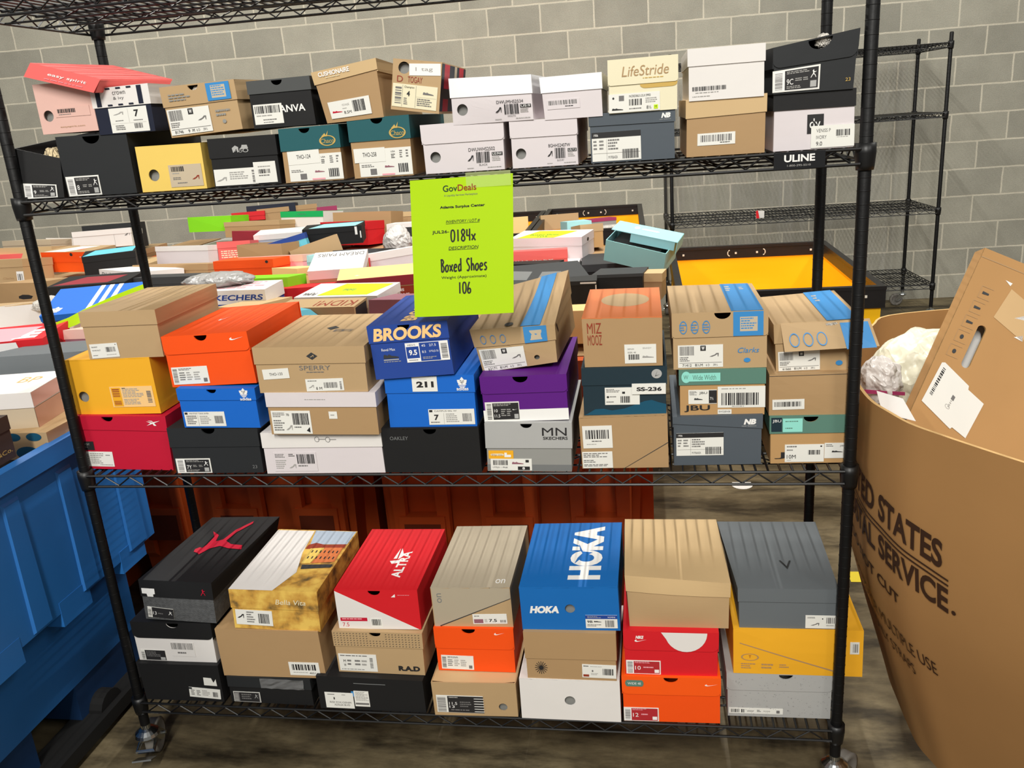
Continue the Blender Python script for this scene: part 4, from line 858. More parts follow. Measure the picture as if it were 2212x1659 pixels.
b.sticker(.05, .03, .37, .42, [('r', .02, .03, .98, .97, 'inkg'), ('r', .22, .07, .95, .93, 'ink'), ('bav', .04, .1, .18, .9, 'inkl', 12), ('ln', .3, .2, .7, .8, 3, 'inkg'), ('s', 'leaper', .78, .4, .92, .8, 'silver')])
b.done()
PLM = mat('clear_wrap', (205, 205, 205), rough=.12, var=.03, alpha=.22, spec=.9)
pw = MB(); gr = [(-.02 + .118 * i / 8, -.004 - .004 * random.random(), .052 + .03 * j / 4) for j in range(5) for i in range(9)]
pw.add(gr, [(j * 9 + i, j * 9 + i + 1, (j + 1) * 9 + i + 1, (j + 1) * 9 + i) for j in range(4) for i in range(8)], PLM); pw.build('plastic_wrap', b.root)
b = mk('b2b', 'wide plain brown shoe box with one barcode sticker, under the painted-scene box', 'tan2', 'tan2', d=.33, haslid=False)
b.sticker(.66, .06, .95, .34, [('bar', .1, .4, .9, .85, 'ink', 18), ('ln', .12, .15, .6, .25, 1, 'inkl'), ('t', .65, .12, .85, .26, '4051', 'ink')]); b.done()
b = mk('b2c', 'yellow-brown shoe box printed with a painted hillside town', 'scene', 'scene', d=.325, roll=-1.5)
b.top([('p', [(.0, .0), (.5, .0), (.62, .28), (.52, .6), (.47, .98), (.0, .98)], 'white'), ('p', [(.47, 1), (.52, .7), (.62, .67), (1, .67), (1, 1)], 'silver'), ('p', [(.52, .72), (.6, .76), (.72, .73), (.98, .77), (.98, .66), (.52, .66)], 'brick'),
       ('p', [(.6, .4), (.68, .42), (.72, .7), (.58, .7)], 'yellow2'), ('p', [(.69, .4), (.98, .45), (.97, .72), (.73, .71)], 'rust'), ('p', [(.64, .3), (.98, .34), (.98, .4), (.62, .38)], 'tan2')] +
      [('r', .62 + .05 * i, .48 + .1 * j, .635 + .05 * i, .52 + .1 * j, 'char') for i in range(7) for j in range(2)] + [('s', 'ring', .6, .05, 1.2, .3, 'tan2')] if False else
      [('p', [(.0, .0), (.5, .0), (.62, .28), (.52, .6), (.47, .98), (.0, .98)], 'white'), ('p', [(.48, .99), (.54, .74), (.98, .76), (.99, .99)], 'sky2'), ('p', [(.52, .66), (.98, .7), (.97, .76), (.72, .74), (.6, .77), (.52, .73)], 'brick'),
       ('p', [(.6, .42), (.7, .43), (.74, .69), (.58, .67)], 'yellow2'), ('p', [(.71, .43), (.97, .46), (.96, .7), (.75, .69)], 'rust'), ('p', [(.64, .33), (.97, .37), (.97, .42), (.62, .4)], 'char')] + [('r', .62 + .05 * i, .5 + .1 * j, .635 + .05 * i, .54 + .1 * j, 'ink') for i in range(7) for j in range(2)])
b.front([('t', .52, .66, .86, .78, 'Bella Vita', 'cream', {'shear': .1})], True)
b.sticker(.04, .1, .46, .48, [('s', 'heel', .04, .35, .24, .8, 'ink'), ('ln', .3, .1, .52, .9, 5, 'inkg'), ('bar', .62, .15, .92, .8, 'ink', 16)], rot=-1); b.done()
b = mk('b3a', 'long black shoe box with two overlapping white labels, beneath the dotted brown box', 'black', d=.33)
b.sticker(.06, .04, .33, .52, [('ln', .1, .8, .4, .9, 1, 'inkg'), ('ln', .6, .8, .8, .9, 1, 'inkl'), ('r', .3, .55, .34, .7, 'ink'), ('t', .15, .32, .9, .44, 'RISE FOX-DENIM', 'inkg'), ('t', .3, .16, .85, .28, 'AZALEA BLVD', 'inkg')])
b.sticker(.34, .12, .48, .6, [('ln', .1, .35, .95, .95, 8, 'inkl'), ('r', .05, .12, .95, .24, 'inkg')]); b.front([('r', .35, .82, .65, .84, 'grey'), ('r', .315, .42, .345, .58, 'clb')]); b.done()
b = mk('b3b', 'brown shoe box with a dark dotted lid and bold black initials', 'tan', 'tan', notch=(.48, .015))
b.front([('p', [(x_, z_), (x_ + .012, z_ + .012), (x_ + .018, z_ + .004), (x_ + .006, z_ - .008)], 'char') for x_ in [i * .036 + .015 for i in range(27)] for z_ in [.68 + .055 * j for j in range(6)] if not (.4 < x_ < .56 and z_ > .84)] + [('s', 'ring', .28, .2, .85, 1.5, 'char')][:0], True)
b.front([('t', .7, .09, .94, .21, 'R.A.D', 'ink', {'bold': .06})], False); b.sticker(.03, .04, .46, .45, [('ln', .05, .82, .8, .93, 1, 'inkg'), ('t', .12, .5, .18, .66, 'M', 'ink'), ('t', .12, .26, .18, .42, 'W', 'ink'), ('ln', .22, .25, .36, .66, 2, 'inkg'), ('ln', .42, .25, .56, .66, 2, 'inkg'), ('ln', .6, .25, .74, .66, 2, 'inkl'), ('bav', .82, .2, .9, .85, 'inkg', 18), ('ln', .05, .06, .7, .12, 1, 'inkg')]); b.done()
b = mk('b3c', 'red and white shoe box with a diagonal colour split and white sail logo on top', 'red', 'red', haslid=False, d=.32, notch=(.48, .016))
b.front([('p', [(0, 0), (.98, 0), (0, .97)], 'white'), ('r', .03, .2, .36, .29, 'crimson'), ('ln', .05, .22, .32, .27, 1, 'rose'), ('t', .05, .06, .13, .16, '7.5', 'crimson'), ('p', [(.68, .82), (.73, .9), (.73, .82)], 'wht'), ('ln', .76, .86, .92, .88, 1, 'rose')])
b.sticker(.4, .04, .54, .28, [('bar', .1, .25, .9, .9, 'ink', 14)]); b.top([('s', 'sail', .48, .38, .66, .66, 'wht', 10), ('t', .6, .18, .72, .6, 'ALTRA', 'wht', {'rot': 90, 'bold': .03})]); b.done()
b = mk('b4a', 'brown shoe box with a torn half-open top and a black size label with two sizes', 'tan', d=.33, hole=(.83, .28, .011), topopen=True, warp=.003)
b.sticker(.04, .1, .6, .62, [('bav', .02, .05, .2, .92, 'inkg', 22), ('r', .24, .02, 1, .97, 'ink'), ('ln', .27, .8, .5, .93, 1, 'inkl'), ('t', .27, .46, .44, .62, '11.5', 'wht'), ('t', .27, .28, .38, .42, '13', 'wht'), ('ln', .5, .3, .74, .66, 3, 'inkg'), ('ln', .3, .08, .8, .2, 1, 'inkg')] + [('s', 'pill', .8, .04 + .15 * i, 1.02, .16 + .15 * i, 'wht') for i in range(6)], rot=-1)
b.done(); lf = MB(); lf.add([(-.107, .03, .118), (.107, .03, .112), (.107, .33, .1), (-.107, .33, .104), (-.107, .004, .108), (-.03, -.003, .118), (.05, .0, .112), (.107, .008, .1)], [(0, 1, 2, 3), (0, 4, 5, 1), (5, 6, 7, 1)], card('tanl')); lf.warp(lambda p: (p[0], p[1], min(p[2], .098 + .0))); lf.build('open_flap', b.root)
b = mk('b4b', 'bright orange shoe box with white curved tick, under the taupe diagonal-flap box', 'orange', hinge=True, roundc=.013, notch=(.44, .017))
b.front([('s', 'swoosh', .76, .82, .89, .95, 'wht')], True); b.sticker(.06, .04, .47, .36, n_st(), rot=-1); b.done()
b = mk('b4c', 'taupe shoe box with a pale diagonal flap, round hole and small size 7.5 label', 'tan', 'on', d=.325, haslid=False, hole=(.34, .66, .014))
b.front([('p', [(.01, .01), (.06, .01), (.995, .73), (.995, .985), (.01, .985)], 'on')]); b.front([('p', [(.08, .02), (.995, .72), (.995, .735), (.07, .04)], 'char')][:1])
b.front([('t', .07, .62, .13, .86, 'on', 'grey', {'rot': 90})]); b.top([('t', .8, .06, .92, .12, 'on', 'wht')]); b.sticker(.5, .09, .93, .34, [('r', .03, .1, .3, .5, 'mauve'), ('ln', .05, .72, .3, .85, 1, 'ink'), ('t', .47, .2, .7, .5, '7.5', 'ink', {'bold': .02}), ('bar', .8, .15, .97, .4, 'inkg', 12), ('ln', .34, .15, .42, .5, 3, 'inkl')], rot=1)
b.done()
b = mk('b5a', 'plain off-white shoe box with one round hole, below the brown sunburst box', 'white', d=.33, hole=(.5, .48, .013)); b.done()
b = mk('b5b', 'brown shoe box with a deep lid and a black sunburst mark', 'tan2', 'tan2', d=.31)
b.front([('s', 'sun', .1, .11, .24, .38, 'ink')], False); b.sticker(.62, .06, .99, .34, [('ln', .04, .78, .2, .9, 1, 'ink'), ('ln', .24, .8, .6, .88, 1, 'inkl'), ('r', .03, .08, .2, .25, 'brick'), ('s', 'disc', .28, .45, .33, .6, 'inkg'), ('ln', .26, .2, .5, .36, 2, 'inkl'), ('bar', .6, .25, .92, .72, 'ink', 14)], rot=-1); b.done()
b = mk('b5c', 'bright blue shoe box with large white capital lettering on its top and end', 'hoka', d=.325, hole=(.505, .5, .012))
b.front([('t', .09, .4, .39, .57, 'HOKA', 'wht', {'bold': .06, 'shear': .1})]); b.sticker(.655, .06, .975, .36, [('r', 0, .72, 1, 1, 'brooks'), ('ln', .06, .76, .5, .92, 2, 'inkl'), ('t', .7, .8, .94, .9, 'WOMENS', 'wht'), ('t', .05, .42, .22, .6, '9B', 'ink', {'bold': .02}), ('s', 'shoe', .26, .42, .5, .62, 'ink'), ('ln', .05, .1, .5, .3, 2, 'inkg'), ('bar', .62, .1, .93, .62, 'inkg', 18)])
b.top([('t', .48, .1, .82, .93, 'HOKA', 'wht', {'rot': 90, 'bold': .06}), ('p', [(.53, .33), (.6, .42), (.71, .5), (.6, .52), (.55, .64), (.57, .54), (.6, .49), (.555, .42)], 'hoka')]); b.done()
b = mk('b6a', 'orange shoe box with white tick and green pill, lowest beneath the red box', 'orange', 'orange2', roundc=.014, hinge=True, notch=(.5, .017), d=.33)
b.front([('s', 'swoosh', .84, .8, .97, .9, 'wht')], True); b.sticker(.035, .785, .225, .92, [('t', .14, .32, .86, .68, 'WIDE 4E', 'wht')], base='tealg', tri=[(0, .5), (.04, .15), (.1, 0), (.9, 0), (.96, .15), (1, .5), (.96, .85), (.9, 1), (.1, 1), (.04, .85)]); b.sticker(.01, .01, .37, .31, nr_st('12')); b.done()
b = mk('b6b', 'bright red shoe box with a white semicircle and small white logo', 'red', 'red', roundc=.016, hinge=True, notch=(.49, .018), d=.32)
b.front([('p', [(.4, .985)] + [(.66 + .22 * cos(radians(a_)), .98 + .42 * sin(radians(a_))) for a_ in range(180 + 20, 361, 12)] + [(.88, .985)], 'white'), ('t', .13, .83, .21, .9, 'NIKE', 'wht', {'bold': .05, 'shear': .1}), ('s', 'swoosh', .12, .72, .25, .86, 'wht')], True); b.sticker(.02, .02, .39, .33, nr_st('10')); b.done()
b = mk('b6c', 'crumpled plain brown shoe box with a sagging lid, between the blue and grey boxes', 'tan', 'tanl', d=.30, warp=.005, bow=.006, crush={4: (-.012, 0, .006), 5: (.004, 0, -.012), 6: (-.006, 0, .0), 7: (-.018, 0, 0), 0: (-.006, 0, 0), 3: (-.03, 0, 0), 1: (.002, 0, 0)}); b.done()
b = mk('b7a', 'pale grey black-speckled shoe box at the right end of the bottom shelf', 'silver', 'silver', roundc=.014, hinge=True, notch=(.56, .016), d=.33)
_r = random.Random(5)
def specks(n, z0, z1): return [('p', (lambda x_, z_, s_, a_: [(x_ + s_ * .5 * cos(a_), z_ + s_ * sin(a_)), (x_ + s_ * .2 * cos(a_ + 2), z_ + s_ * .5 * sin(a_ + 2)), (x_ - s_ * .3 * cos(a_), z_ - s_ * .5 * sin(a_))])(_r.uniform(.03, .97), _r.uniform(z0, z1), _r.uniform(.006, .02), _r.uniform(0, 6)), 'inkg') for _ in range(n)]
b.front(specks(150, .03, .58), False); b.front(specks(60, .66, .97), True); b.sticker(.02, .07, .54, .2, [('bar', .04, .2, .2, .8, 'ink', 12), ('bar', .23, .2, .3, .8, 'ink', 4), ('ln', .34, .3, .5, .6, 2, 'inkg'), ('ln', .52, .3, .6, .7, 2, 'ink'), ('ln', .64, .35, .82, .6, 1, 'inkl'), ('r', .88, .2, .94, .7, 'inkg')]); b.done()
b = mk('b7b', 'golden yellow long shoe box lying sideways and sticking out past the right front post', 'yellow', d=.2, warp=.002, roll=0, bow=.002)
b.front([('p', [(.05, .68), (.78, .1), (.8, .08), (.8, .115), (.05, .7)], 'tan2'), ('p', [(.01, .02), (.99, .02), (.99, .3), (.74, .12), (.35, .36), (.01, .36)], 'gold')][:1] + [('s', 'ring', .06, .3, .2, .46, 'tan2'), ('t', .12, .36, .14, .42, 'T', 'brick'), ('ln', .06, .1, .18, .24, 3, 'tan2'), ('ln', .22, .1, .32, .24, 2, 'tan2'), ('ln', .36, .14, .44, .24, 2, 'tan2')])
b.sticker(.9, .5, .97, .76, [('bar', .3, .15, .9, .85, 'inkg', 8)]); b.done()
b = mk('b7c', 'dark grey shoe box with faint V mark on its lid, bottom shelf right end', 'steel', 'steel', d=.335, crush={6: (.01, 0, 0), 7: (-.022, 0, 0)}, roll=0)
b.top([('p', [(.5, .38), (.56, .26), (.62, .38), (.6, .38), (.56, .3), (.52, .38)], 'blk2')]); b.sticker(.68, .04, .995, .36, [('ln', .06, .74, .3, .88, 2, 'inkg'), ('s', 'heel', .16, .15, .46, .5, 'inkg'), ('bar', .66, .4, .95, .85, 'inkg', 10), ('s', 'disc', .52, .7, .56, .8, 'ink'), ('ln', .66, .15, .9, .28, 1, 'inkl')]); b.done()
# ---- upper shelf, lower row
b = mk('u1a', 'black shoe box with a ripped-open front edge, far left of the upper shelf', 'black', d=.32, topopen=True, crush={4: (0, .012, -.03), 5: (0, .012, -.058)}, dx=-.004)
b.sticker(.1, .02, .86, .33, j_st('9')); b.done()
crumple('packing_paper', (.082, .045, 1.592), .03, .026, .032, bag_mat('cream_tissue', (236, 214, 170), .8, 1, 30, .01), 3, 'cream crumpled packing paper poking out of the ripped black box', 'packing paper', amp=.8)
b = mk('u2a', 'black shoe box with a white-framed size 8 label, right of the ripped one', 'blk2', notch=(.5, .02), d=.32)
b.sticker(.02, .01, .5, .34, j_st('8')); b.done()
b = mk('u3a', 'pale yellow shoe box with a round hole on the upper shelf', 'yellow2', hole=(.22, .36, .0125))
b.sticker(.46, .07, .96, .56, [('bar', .08, .7, .5, .92, 'ink', 16), ('ln', .1, .56, .42, .64, 1, 'inkl'), ('ln', .1, .3, .42, .44, 2, 'inkg'), ('ln', .22, .12, .55, .2, 1, 'inkg'), ('s', 'heel', .68, .25, .92, .55, 'brick')], base='beige'); b.done()
b = mk('u4a', 'black shoe box with a silver horse-and-carriage emblem on its lid', 'black', 'black')
b.front([('s', 'carriage', .35, .64, .6, .88, 'silver')], True); b.sticker(.03, .03, .66, .37, [('s', 'heel', .04, .2, .3, .6, 'inkl'), ('ln', .36, .3, .8, .8, 4, 'inkl'), ('bav', .88, .1, .96, .9, 'inkg', 12)]); b.sticker(.62, .04, .94, .47, [('ln', .2, .7, .75, .8, 1, 'inkl'), ('bar', .2, .45, .78, .65, 'ink', 12), ('ln', .2, .28, .8, .38, 1, 'inkg')], e=.0018); b.done()
CH = [('t', .68, .68, .9, .76, 'Chaco', 'gold', {'shear': .1}), ('s', 'ring', .66, .63, .93, .82, 'gold'), ('p', [(.7, .8), (.76, .86), (.78, .82), (.82, .9), (.8, .8)], 'gold')]
CS = lambda: [('ln', .04, .32, .3, .44, 2, 'inkg'), ('r', .2, .06, .32, .28, 'inkg'), ('s', 'shoe', .48, .25, .66, .42, 'mauve'), ('t', .62, .84, .7, .9, 'USA', 'ink'), ('ln', .62, .6, .7, .78, 3, 'ink'), ('ln', .78, .6, .84, .9, 4, 'inkg'), ('ln', .9, .6, .95, .9, 3, 'inkg'), ('bar', .74, .1, .94, .42, 'ink', 12), ('r', .42, .02, .66, .08, 'rose')]
b = mk('u5a', 'brown shoe box with teal lid, directly right of the black carriage-emblem box', 'tan2', 'teal', notch=(.43, .012)); b.front(CH, True)
b.sticker(.1, .02, .99, .5, CS()); b.sticker(.1, .33, .63, .58, [('t', .28, .4, .72, .7, 'THO-124', 'ink')], e=.0018, rot=1); b.done()
b = mk('u6a', 'brown shoe box with teal lid, directly left of a white box with round hole', 'tan2', 'teal', notch=(.48, .013)); b.front(CH, True)
b.sticker(.12, .02, .98, .48, CS()); b.sticker(.05, .26, .56, .5, [('t', .28, .4, .72, .7, 'THO-258', 'ink')], e=.0018); b.done()
def dw(num, col, sz): return [('t', .56, .4, .88, .47, num, 'ink'), ('bar', .65, .16, .82, .38, 'ink', 14), ('r', .84, .29, .97, .36, 'ink'), ('t', .85, .3, .96, .35, sz, 'wht'), ('ln', .84, .17, .94, .27, 3, 'inkl'), ('s', 'heel', .54, .17, .62, .36, 'ink'), ('t', .68, .1, .78, .14, col, 'inkg'), ('ln', .53, .04, .62, .07, 1, 'inkl'), ('ln', .78, .04, .95, .07, 1, 'inkl')]
b = mk('u7a', 'white shoe box with a grey round hole, directly above the lime sign', 'lilac', 'lilac', roundc=.008, hole=(.15, .33, .011)); b.front(dw('DWUWHS2502', 'BLACK', 'US:9W'), False); b.done()
b = mk('u8a', 'narrow white shoe box with a round hole, directly left of the slate grey box', 'lilac', 'lilac', roundc=.006, hole=(.15, .3, .0105)); b.front(dw('8GHH52407W', 'BLACK-PAT', 'US:7.5'), False); b.done()
b = mk('u9a', 'slate grey shoe box with slanted white logo on the upper shelf', 'slate', 'slate', skew=.001)
b.front([('t', .84, .82, .94, .92, 'NB', 'wht', {'bold': .06, 'shear': .15}), ('t', .82, .785, .95, .805, 'new balance', 'silver')], True); b.sticker(.03, .03, .6, .62, nb_st()); b.done()
b = mk('u10a', 'tan shoe box with a plain folded lid and a barcode strip, upper shelf', 'tan2', 'tanl', skew=-.001)
b.sticker(.15, .19, .62, .4, [('bar', .08, .3, .94, .85, 'inkg', 26), ('ln', .6, .1, .92, .22, 1, 'ink')]); b.done()
b = mk('u11a', 'white shoe box with a black lid and a black square logo on its end', 'lilac', 'black')
b.front([('r', .42, .27, .62, .6, 'ink'), ('t', .45, .36, .58, .53, 'dv', 'wht')], False)
b.sticker(.47, .02, .99, .4, [('t', .12, .7, .45, .86, 'VENISS P', 'inkg'), ('t', .12, .4, .36, .56, 'IVORY', 'inkg'), ('t', .12, .1, .26, .28, '9.0', 'ink'), ('bar', .58, .5, .9, .78, 'ink', 16), ('ln', .6, .42, .9, .46, 1, 'inkl')], e=.0018); b.done()
# ---- upper shelf, upper row
b = mk('u1b', 'dusty pink shoe box under a tilted coral lid, upper left', 'pink', d=.30, hole=(.17, .36, .0115), topopen=True, roll=0, dz=.004)
b.sticker(.3, .32, .92, .52, [('bar', .08, .4, .6, .8, 'ink', 22), ('ln', .1, .15, .45, .28, 1, 'inkg')], base='pink', name='printed_label'); b.front([('t', .34, .1, .78, .14, 'easyspirit.com', 'tan2')])
cl = MB(); CO = card('coral')
LP = [Vector(q) for q in ((-.039, -.027, .143), (.112, -.027, .1), (.110, .263, .108), (-.06, .303, .154))]; DN = Vector((-.02, .0, -.026))
cl.add(LP + [p_ + Vector((0, 0, -.003)) for p_ in LP], [(0, 1, 2, 3), (7, 6, 5, 4), (0, 4, 5, 1), (1, 5, 6, 2), (2, 6, 7, 3), (3, 7, 4, 0)], CO)
for i in range(4):
    a_, c_ = LP[i], LP[(i + 1) % 4]; o_ = Vector((0, -.003, 0)) if i == 0 else Vector((.002, 0, 0)) if i == 1 else Vector((0, .002, 0)) if i == 2 else Vector((-.002, 0, 0))
    cl.add([a_, c_, c_ + DN + o_, a_ + DN + o_, a_ + Vector((0, .002, 0)), c_ + Vector((0, .002, 0)), c_ + DN + Vector((0, .002, 0)), a_ + DN + Vector((0, .002, 0))], [(3, 2, 1, 0), (4, 5, 6, 7), (2, 3, 7, 6)], CO)
def lfn(u, v): p_ = LP[0] * (1 - u) + LP[1] * u + (DN + Vector((0, -.003, 0))) * (1 - v); return (p_.x, p_.y - .0015, p_.z)
items(cl, lfn, [('t', .3, .38, .85, .62, 'easy spirit', 'wht', {'bold': .01}), ('ln', .28, .15, .84, .22, 1, 'rose')], b.rng)
cl.build('lid', b.root); b.done()
b = mk('u2b', 'navy shoe box with a white lid banded in navy', 'navy', 'white', roll=0, dz=.0, dx=-.003)
b.front([('r', .085, .6, .165, .985, 'navy'), ('r', .8, .6, .88, .985, 'navy'), ('t', .38, .83, .6, .9, 'crown', 'inkg'), ('t', .38, .71, .56, .79, '& ivy', 'inkg')] + [('r', .27 + .18 * i, .95, .35 + .18 * i, .985, 'navy') for i in range(3)] + [('r', .27 + .18 * i, .6, .35 + .18 * i, .635, 'navy') for i in range(3)], True)
b.sticker(.25, .02, .9, .55, [('s', 'heel', .1, .68, .4, .88, 'inkl'), ('r', .5, .4, .504, .95, 'inkl'), ('t', .66, .6, .78, .88, '7', 'ink', {'bold': .03}), ('ln', .14, .44, .4, .5, 1, 'inkg'), ('ln', .62, .42, .88, .48, 1, 'inkg'), ('bar', .62, .14, .86, .34, 'inkg', 12), ('ln', .12, .08, .4, .3, 3, 'inkg'), ('r', .04, .37, .95, .375, 'inkl')]); b.done()
b = mk('u3b', 'tan shoe box with a blue square print and W label, tilted on the upper shelf', 'tan', 'tan', notch=(.45, .012), roll=2.5, yaw=-4, warp=.003)
b.front([('r', .62, .63, .93, .98, 'clb'), ('r', .68, .68, .87, .93, 'beige'), ('ln', .69, .7, .86, .92, 5, 'clb'), ('ln', .1, .68, .42, .84, 3, 'grey2')], True); b.front([('ln', .68, .28, .88, .44, 2, 'grey2'), ('s', 'disc', .75, .16, .8, .24, 'grey2')], False)
b.sticker(.03, .04, .6, .55, [i_ if not (i_[0] == 't' and i_[5] == '8½M') else ('t', .42, .05, .46, .17, '9', 'ink') for i_ in c_st('81746')] + [('t', .52, .05, .57, .17, 'M', 'ink')]); b.done()
crumple('tissue_paper', (.463, .012, 1.716), .013, .01, .011, TIS, 5, 'white tissue puffing out of the notch of the box with the blue square print', 'tissue paper', amp=.8)
b = mk('u4b', 'black shoe box with white capital lettering partly covered by a barcode label', 'black', 'char2', notch=(.48, .012), roll=0, dz=.002)
b.front([('t', .36, .3, .86, .45, 'CANVA', 'wht', {'bold': .02})], False); b.sticker(.05, .08, .5, .5, [('bar', .05, .55, .95, .92, 'ink', 24), ('ln', .08, .36, .95, .46, 1, 'inkl'), ('ln', .3, .15, .8, .25, 1, 'inkg'), ('ln', .3, .05, .8, .11, 1, 'inkg')]); b.done()
b = mk('u5b', 'tan shoe box with an open pale lid printed in white capitals', 'tan2', 'tanl', roll=2, skew=-.003, warp=.003, crush={5: (-.003, -.0, .012), 4: (-.012, -.006, -.001)})
b.front([('t', .1, .88, .58, .965, 'CUSHIONAIRE', 'wht', {'bold': .03}), ('ln', .2, .83, .5, .855, 1, 'cream')], True)
b.sticker(.12, .08, .8, .4, [('s', 'shoe', .06, .25, .3, .5, 'crimson'), ('t', .32, .66, .5, .78, 'VOYAGE', 'inkl'), ('ln', .32, .46, .46, .54, 1, 'inkl'), ('t', .34, .2, .52, .36, '8.5M', 'ink'), ('bar', .58, .25, .9, .88, 'ink', 18)], rot=1); b.done()
b = mk('u6b', 'tan shoe box standing askew with a round hole, cream label and plaid side', 'tan', d=.29, hole=(.23, .84, .0115), roll=-9.5, yaw=2, dz=.009, haslid=False)
b.sticker(.02, .06, .94, .52, [('bav', .06, .15, .2, .9, 'inkg', 12), ('r', .22, .04, .225, .96, 'inkg'), ('t', .26, .82, .48, .93, 'Champion', 'ink'), ('t', .32, .5, .39, .72, '4', 'ink', {'bold': .04}), ('ln', .26, .1, .36, .42, 4, 'inkg'), ('r', .52, .04, .525, .96, 'inkg'), ('s', 'shoe', .68, .56, .92, .8, 'inkg'), ('ln', .56, .1, .9, .44, 4, 'inkg'), ('r', .53, .5, .98, .505, 'inkg')], base='cream', rot=-1)
b.sticker(.34, .72, .98, .95, [('t', .2, .3, .75, .7, '1 tag', 'inkl')], rot=4, base='wht'); b.front([('t', .1, .56, .22, .68, 'D', 'brick'), ('t', .32, .56, .62, .68, 'TOGAY', 'brick')])
b.side([('r', .0, .05, 1, .98, 'navy'), ('r', .1, .05, .3, .98, 'crimson'), ('r', .5, .05, .6, .98, 'beige'), ('r', .7, .05, .9, .98, 'crimson'), ('r', 0, .3, 1, .5, 'ink')]); b.top([('r', .02, .02, .98, .98, 'navy'), ('r', .3, .02, .5, .98, 'crimson'), ('r', .7, .02, .76, .98, 'beige'), ('r', .02, .3, .98, .4, 'crimson')]); b.done()
b = mk('u7b', 'crumpled white shoe box with dented bright white lid and round hole', 'lilac', 'wht2', hole=(.14, .32, .011), warp=.003, bow=.003, roll=0, dx=-.003)
b.front([i_ for i_ in dw('DWUMHS2534', 'WHITE', 'US:9')], False); b.done()
b = mk('u8b', 'small white shoe box with a glossy lid and a red-framed barcode', 'lilac', 'wht2', warp=.0025, roll=0)
b.sticker(.08, .24, .62, .46, [('bar', .05, .45, .95, .9, 'inkg', 26), ('ln', .55, .12, .9, .3, 1, 'ink')], base='lilac', name='printed_label'); b.done()
b = mk('u9b', 'cream shoe box with brown serif lettering across its deep lid', 'cream', 'cream', roundc=.006, roll=0, skew=-.003)
b.front([('t', .2, .67, .86, .86, 'LifeStride', 'tan2', {'bold': .0, 'shear': .12}), ('ln', .5, .6, .84, .63, 1, 'gold')], True); b.front([('s', 'pill', .46, .28, .99, .72, 'gold')], False)
b.sticker(.01, .01, .74, .36, [('s', 'disc', .07, .72, .11, .84, 'ink'), ('r', .2, .62, .3, .9, 'inkg'), ('t', .4, .78, .82, .9, 'INCREDIBLE LOLX S9900', 'ink'), ('bar', .4, .34, .65, .68, 'ink', 14), ('ln', .72, .4, .96, .7, 3, 'inkl'), ('s', 'shoe', .06, .06, .28, .3, 'ink'), ('ln', .4, .1, .66, .2, 1, 'inkg'), ('t', .74, .1, .83, .28, '8½', 'ink'), ('r', .88, .08, .96, .3, 'lime'), ('t', .9, .12, .94, .26, 'M', 'ink')]); b.done()
b = mk('u10b', 'plain white shoe box with a long thin barcode, on top of the tan box', 'white', 'white', roll=0, dz=.001)
b.front([('bar', .06, .19, .5, .27, 'ink', 40), ('ln', .1, .13, .45, .16, 1, 'inkl'), ('ln', .06, .06, .3, .09, 1, 'inkl')], False); b.done()
b = mk('u11b', 'black shoe box with a size 9C label, topmost beside the right front post', 'blk2', 'blk2', roundc=.014, hinge=True, notch=(.55, .021), roll=0, skew=0, crush={4: (0, 0, -.006), 5: (.004, 0, .016)}, dz=.0)
b.sticker(.0, .04, .57, .5, j_st('9C'), rot=.5); b.front([('t', .88, .14, .94, .2, '23', 'gold')], False); b.done()
crumple('tissue_paper', (1.712, .014, 1.713), .014, .01, .012, TIS, 9, 'white tissue showing in the notch of the black box by the right post', 'tissue paper', amp=.8)
crumple('tissue_paper', (1.752, .052, 1.163), .02, .012, .006, TIS, 11, 'torn scrap of white tissue at the flap of the blue-striped box behind the right post', 'tissue paper', amp=.8)
# ------------------------------------------------------------------ bulk bins, carts and the heap of boxes behind
def hull(mb, x0, y0, x1, y1, z0, z1, inset, mt, wall=.012, lip=.03, mouth=True):
    """tapered open tub: outer and inner shell with a rolled rim"""
    o1 = [(x0, y0), (x1, y0), (x1, y1), (x0, y1)]; o0 = [(x0 + inset, y0 + inset), (x1 - inset, y0 + inset), (x1 - inset, y1 - inset), (x0 + inset, y1 - inset)]
    def off(p, k): cx, cy = (x0 + x1) / 2, (y0 + y1) / 2; return (p[0] + (k if p[0] < cx else -k), p[1] + (k if p[1] < cy else -k))
    R = [[(p[0], p[1], z0) for p in o0], [(p[0], p[1], z1 - .05) for p in o1], [(*off(p, -lip), z1 - .05) for p in o1], [(*off(p, -lip), z1) for p in o1], [(*off(p, wall), z1) for p in o1], [(*off(p, wall), z0 + wall) for p in o0]]
    vs = [q for r in R for q in r]; fs = [(3, 2, 1, 0), tuple(20 + k for k in range(4))]
    for i in range(5):
        for k in range(4): fs.append((i * 4 + k, i * 4 + (k + 1) % 4, (i + 1) * 4 + (k + 1) % 4, (i + 1) * 4 + k))
    mb.add(vs, fs, mt)
ORB = mat('orange_plastic', (196, 84, 34), rough=.45, var=.12, scale=4); BLB = mat('blue_plastic', (44, 116, 192), rough=.42, var=.14, scale=5, spec=.45); BLBD = mat('blue_plastic_scuff', (20, 52, 92), rough=.6, var=.3, scale=12)
RUB = mat('black_rubber', (22, 22, 22), rough=.7, var=.2)
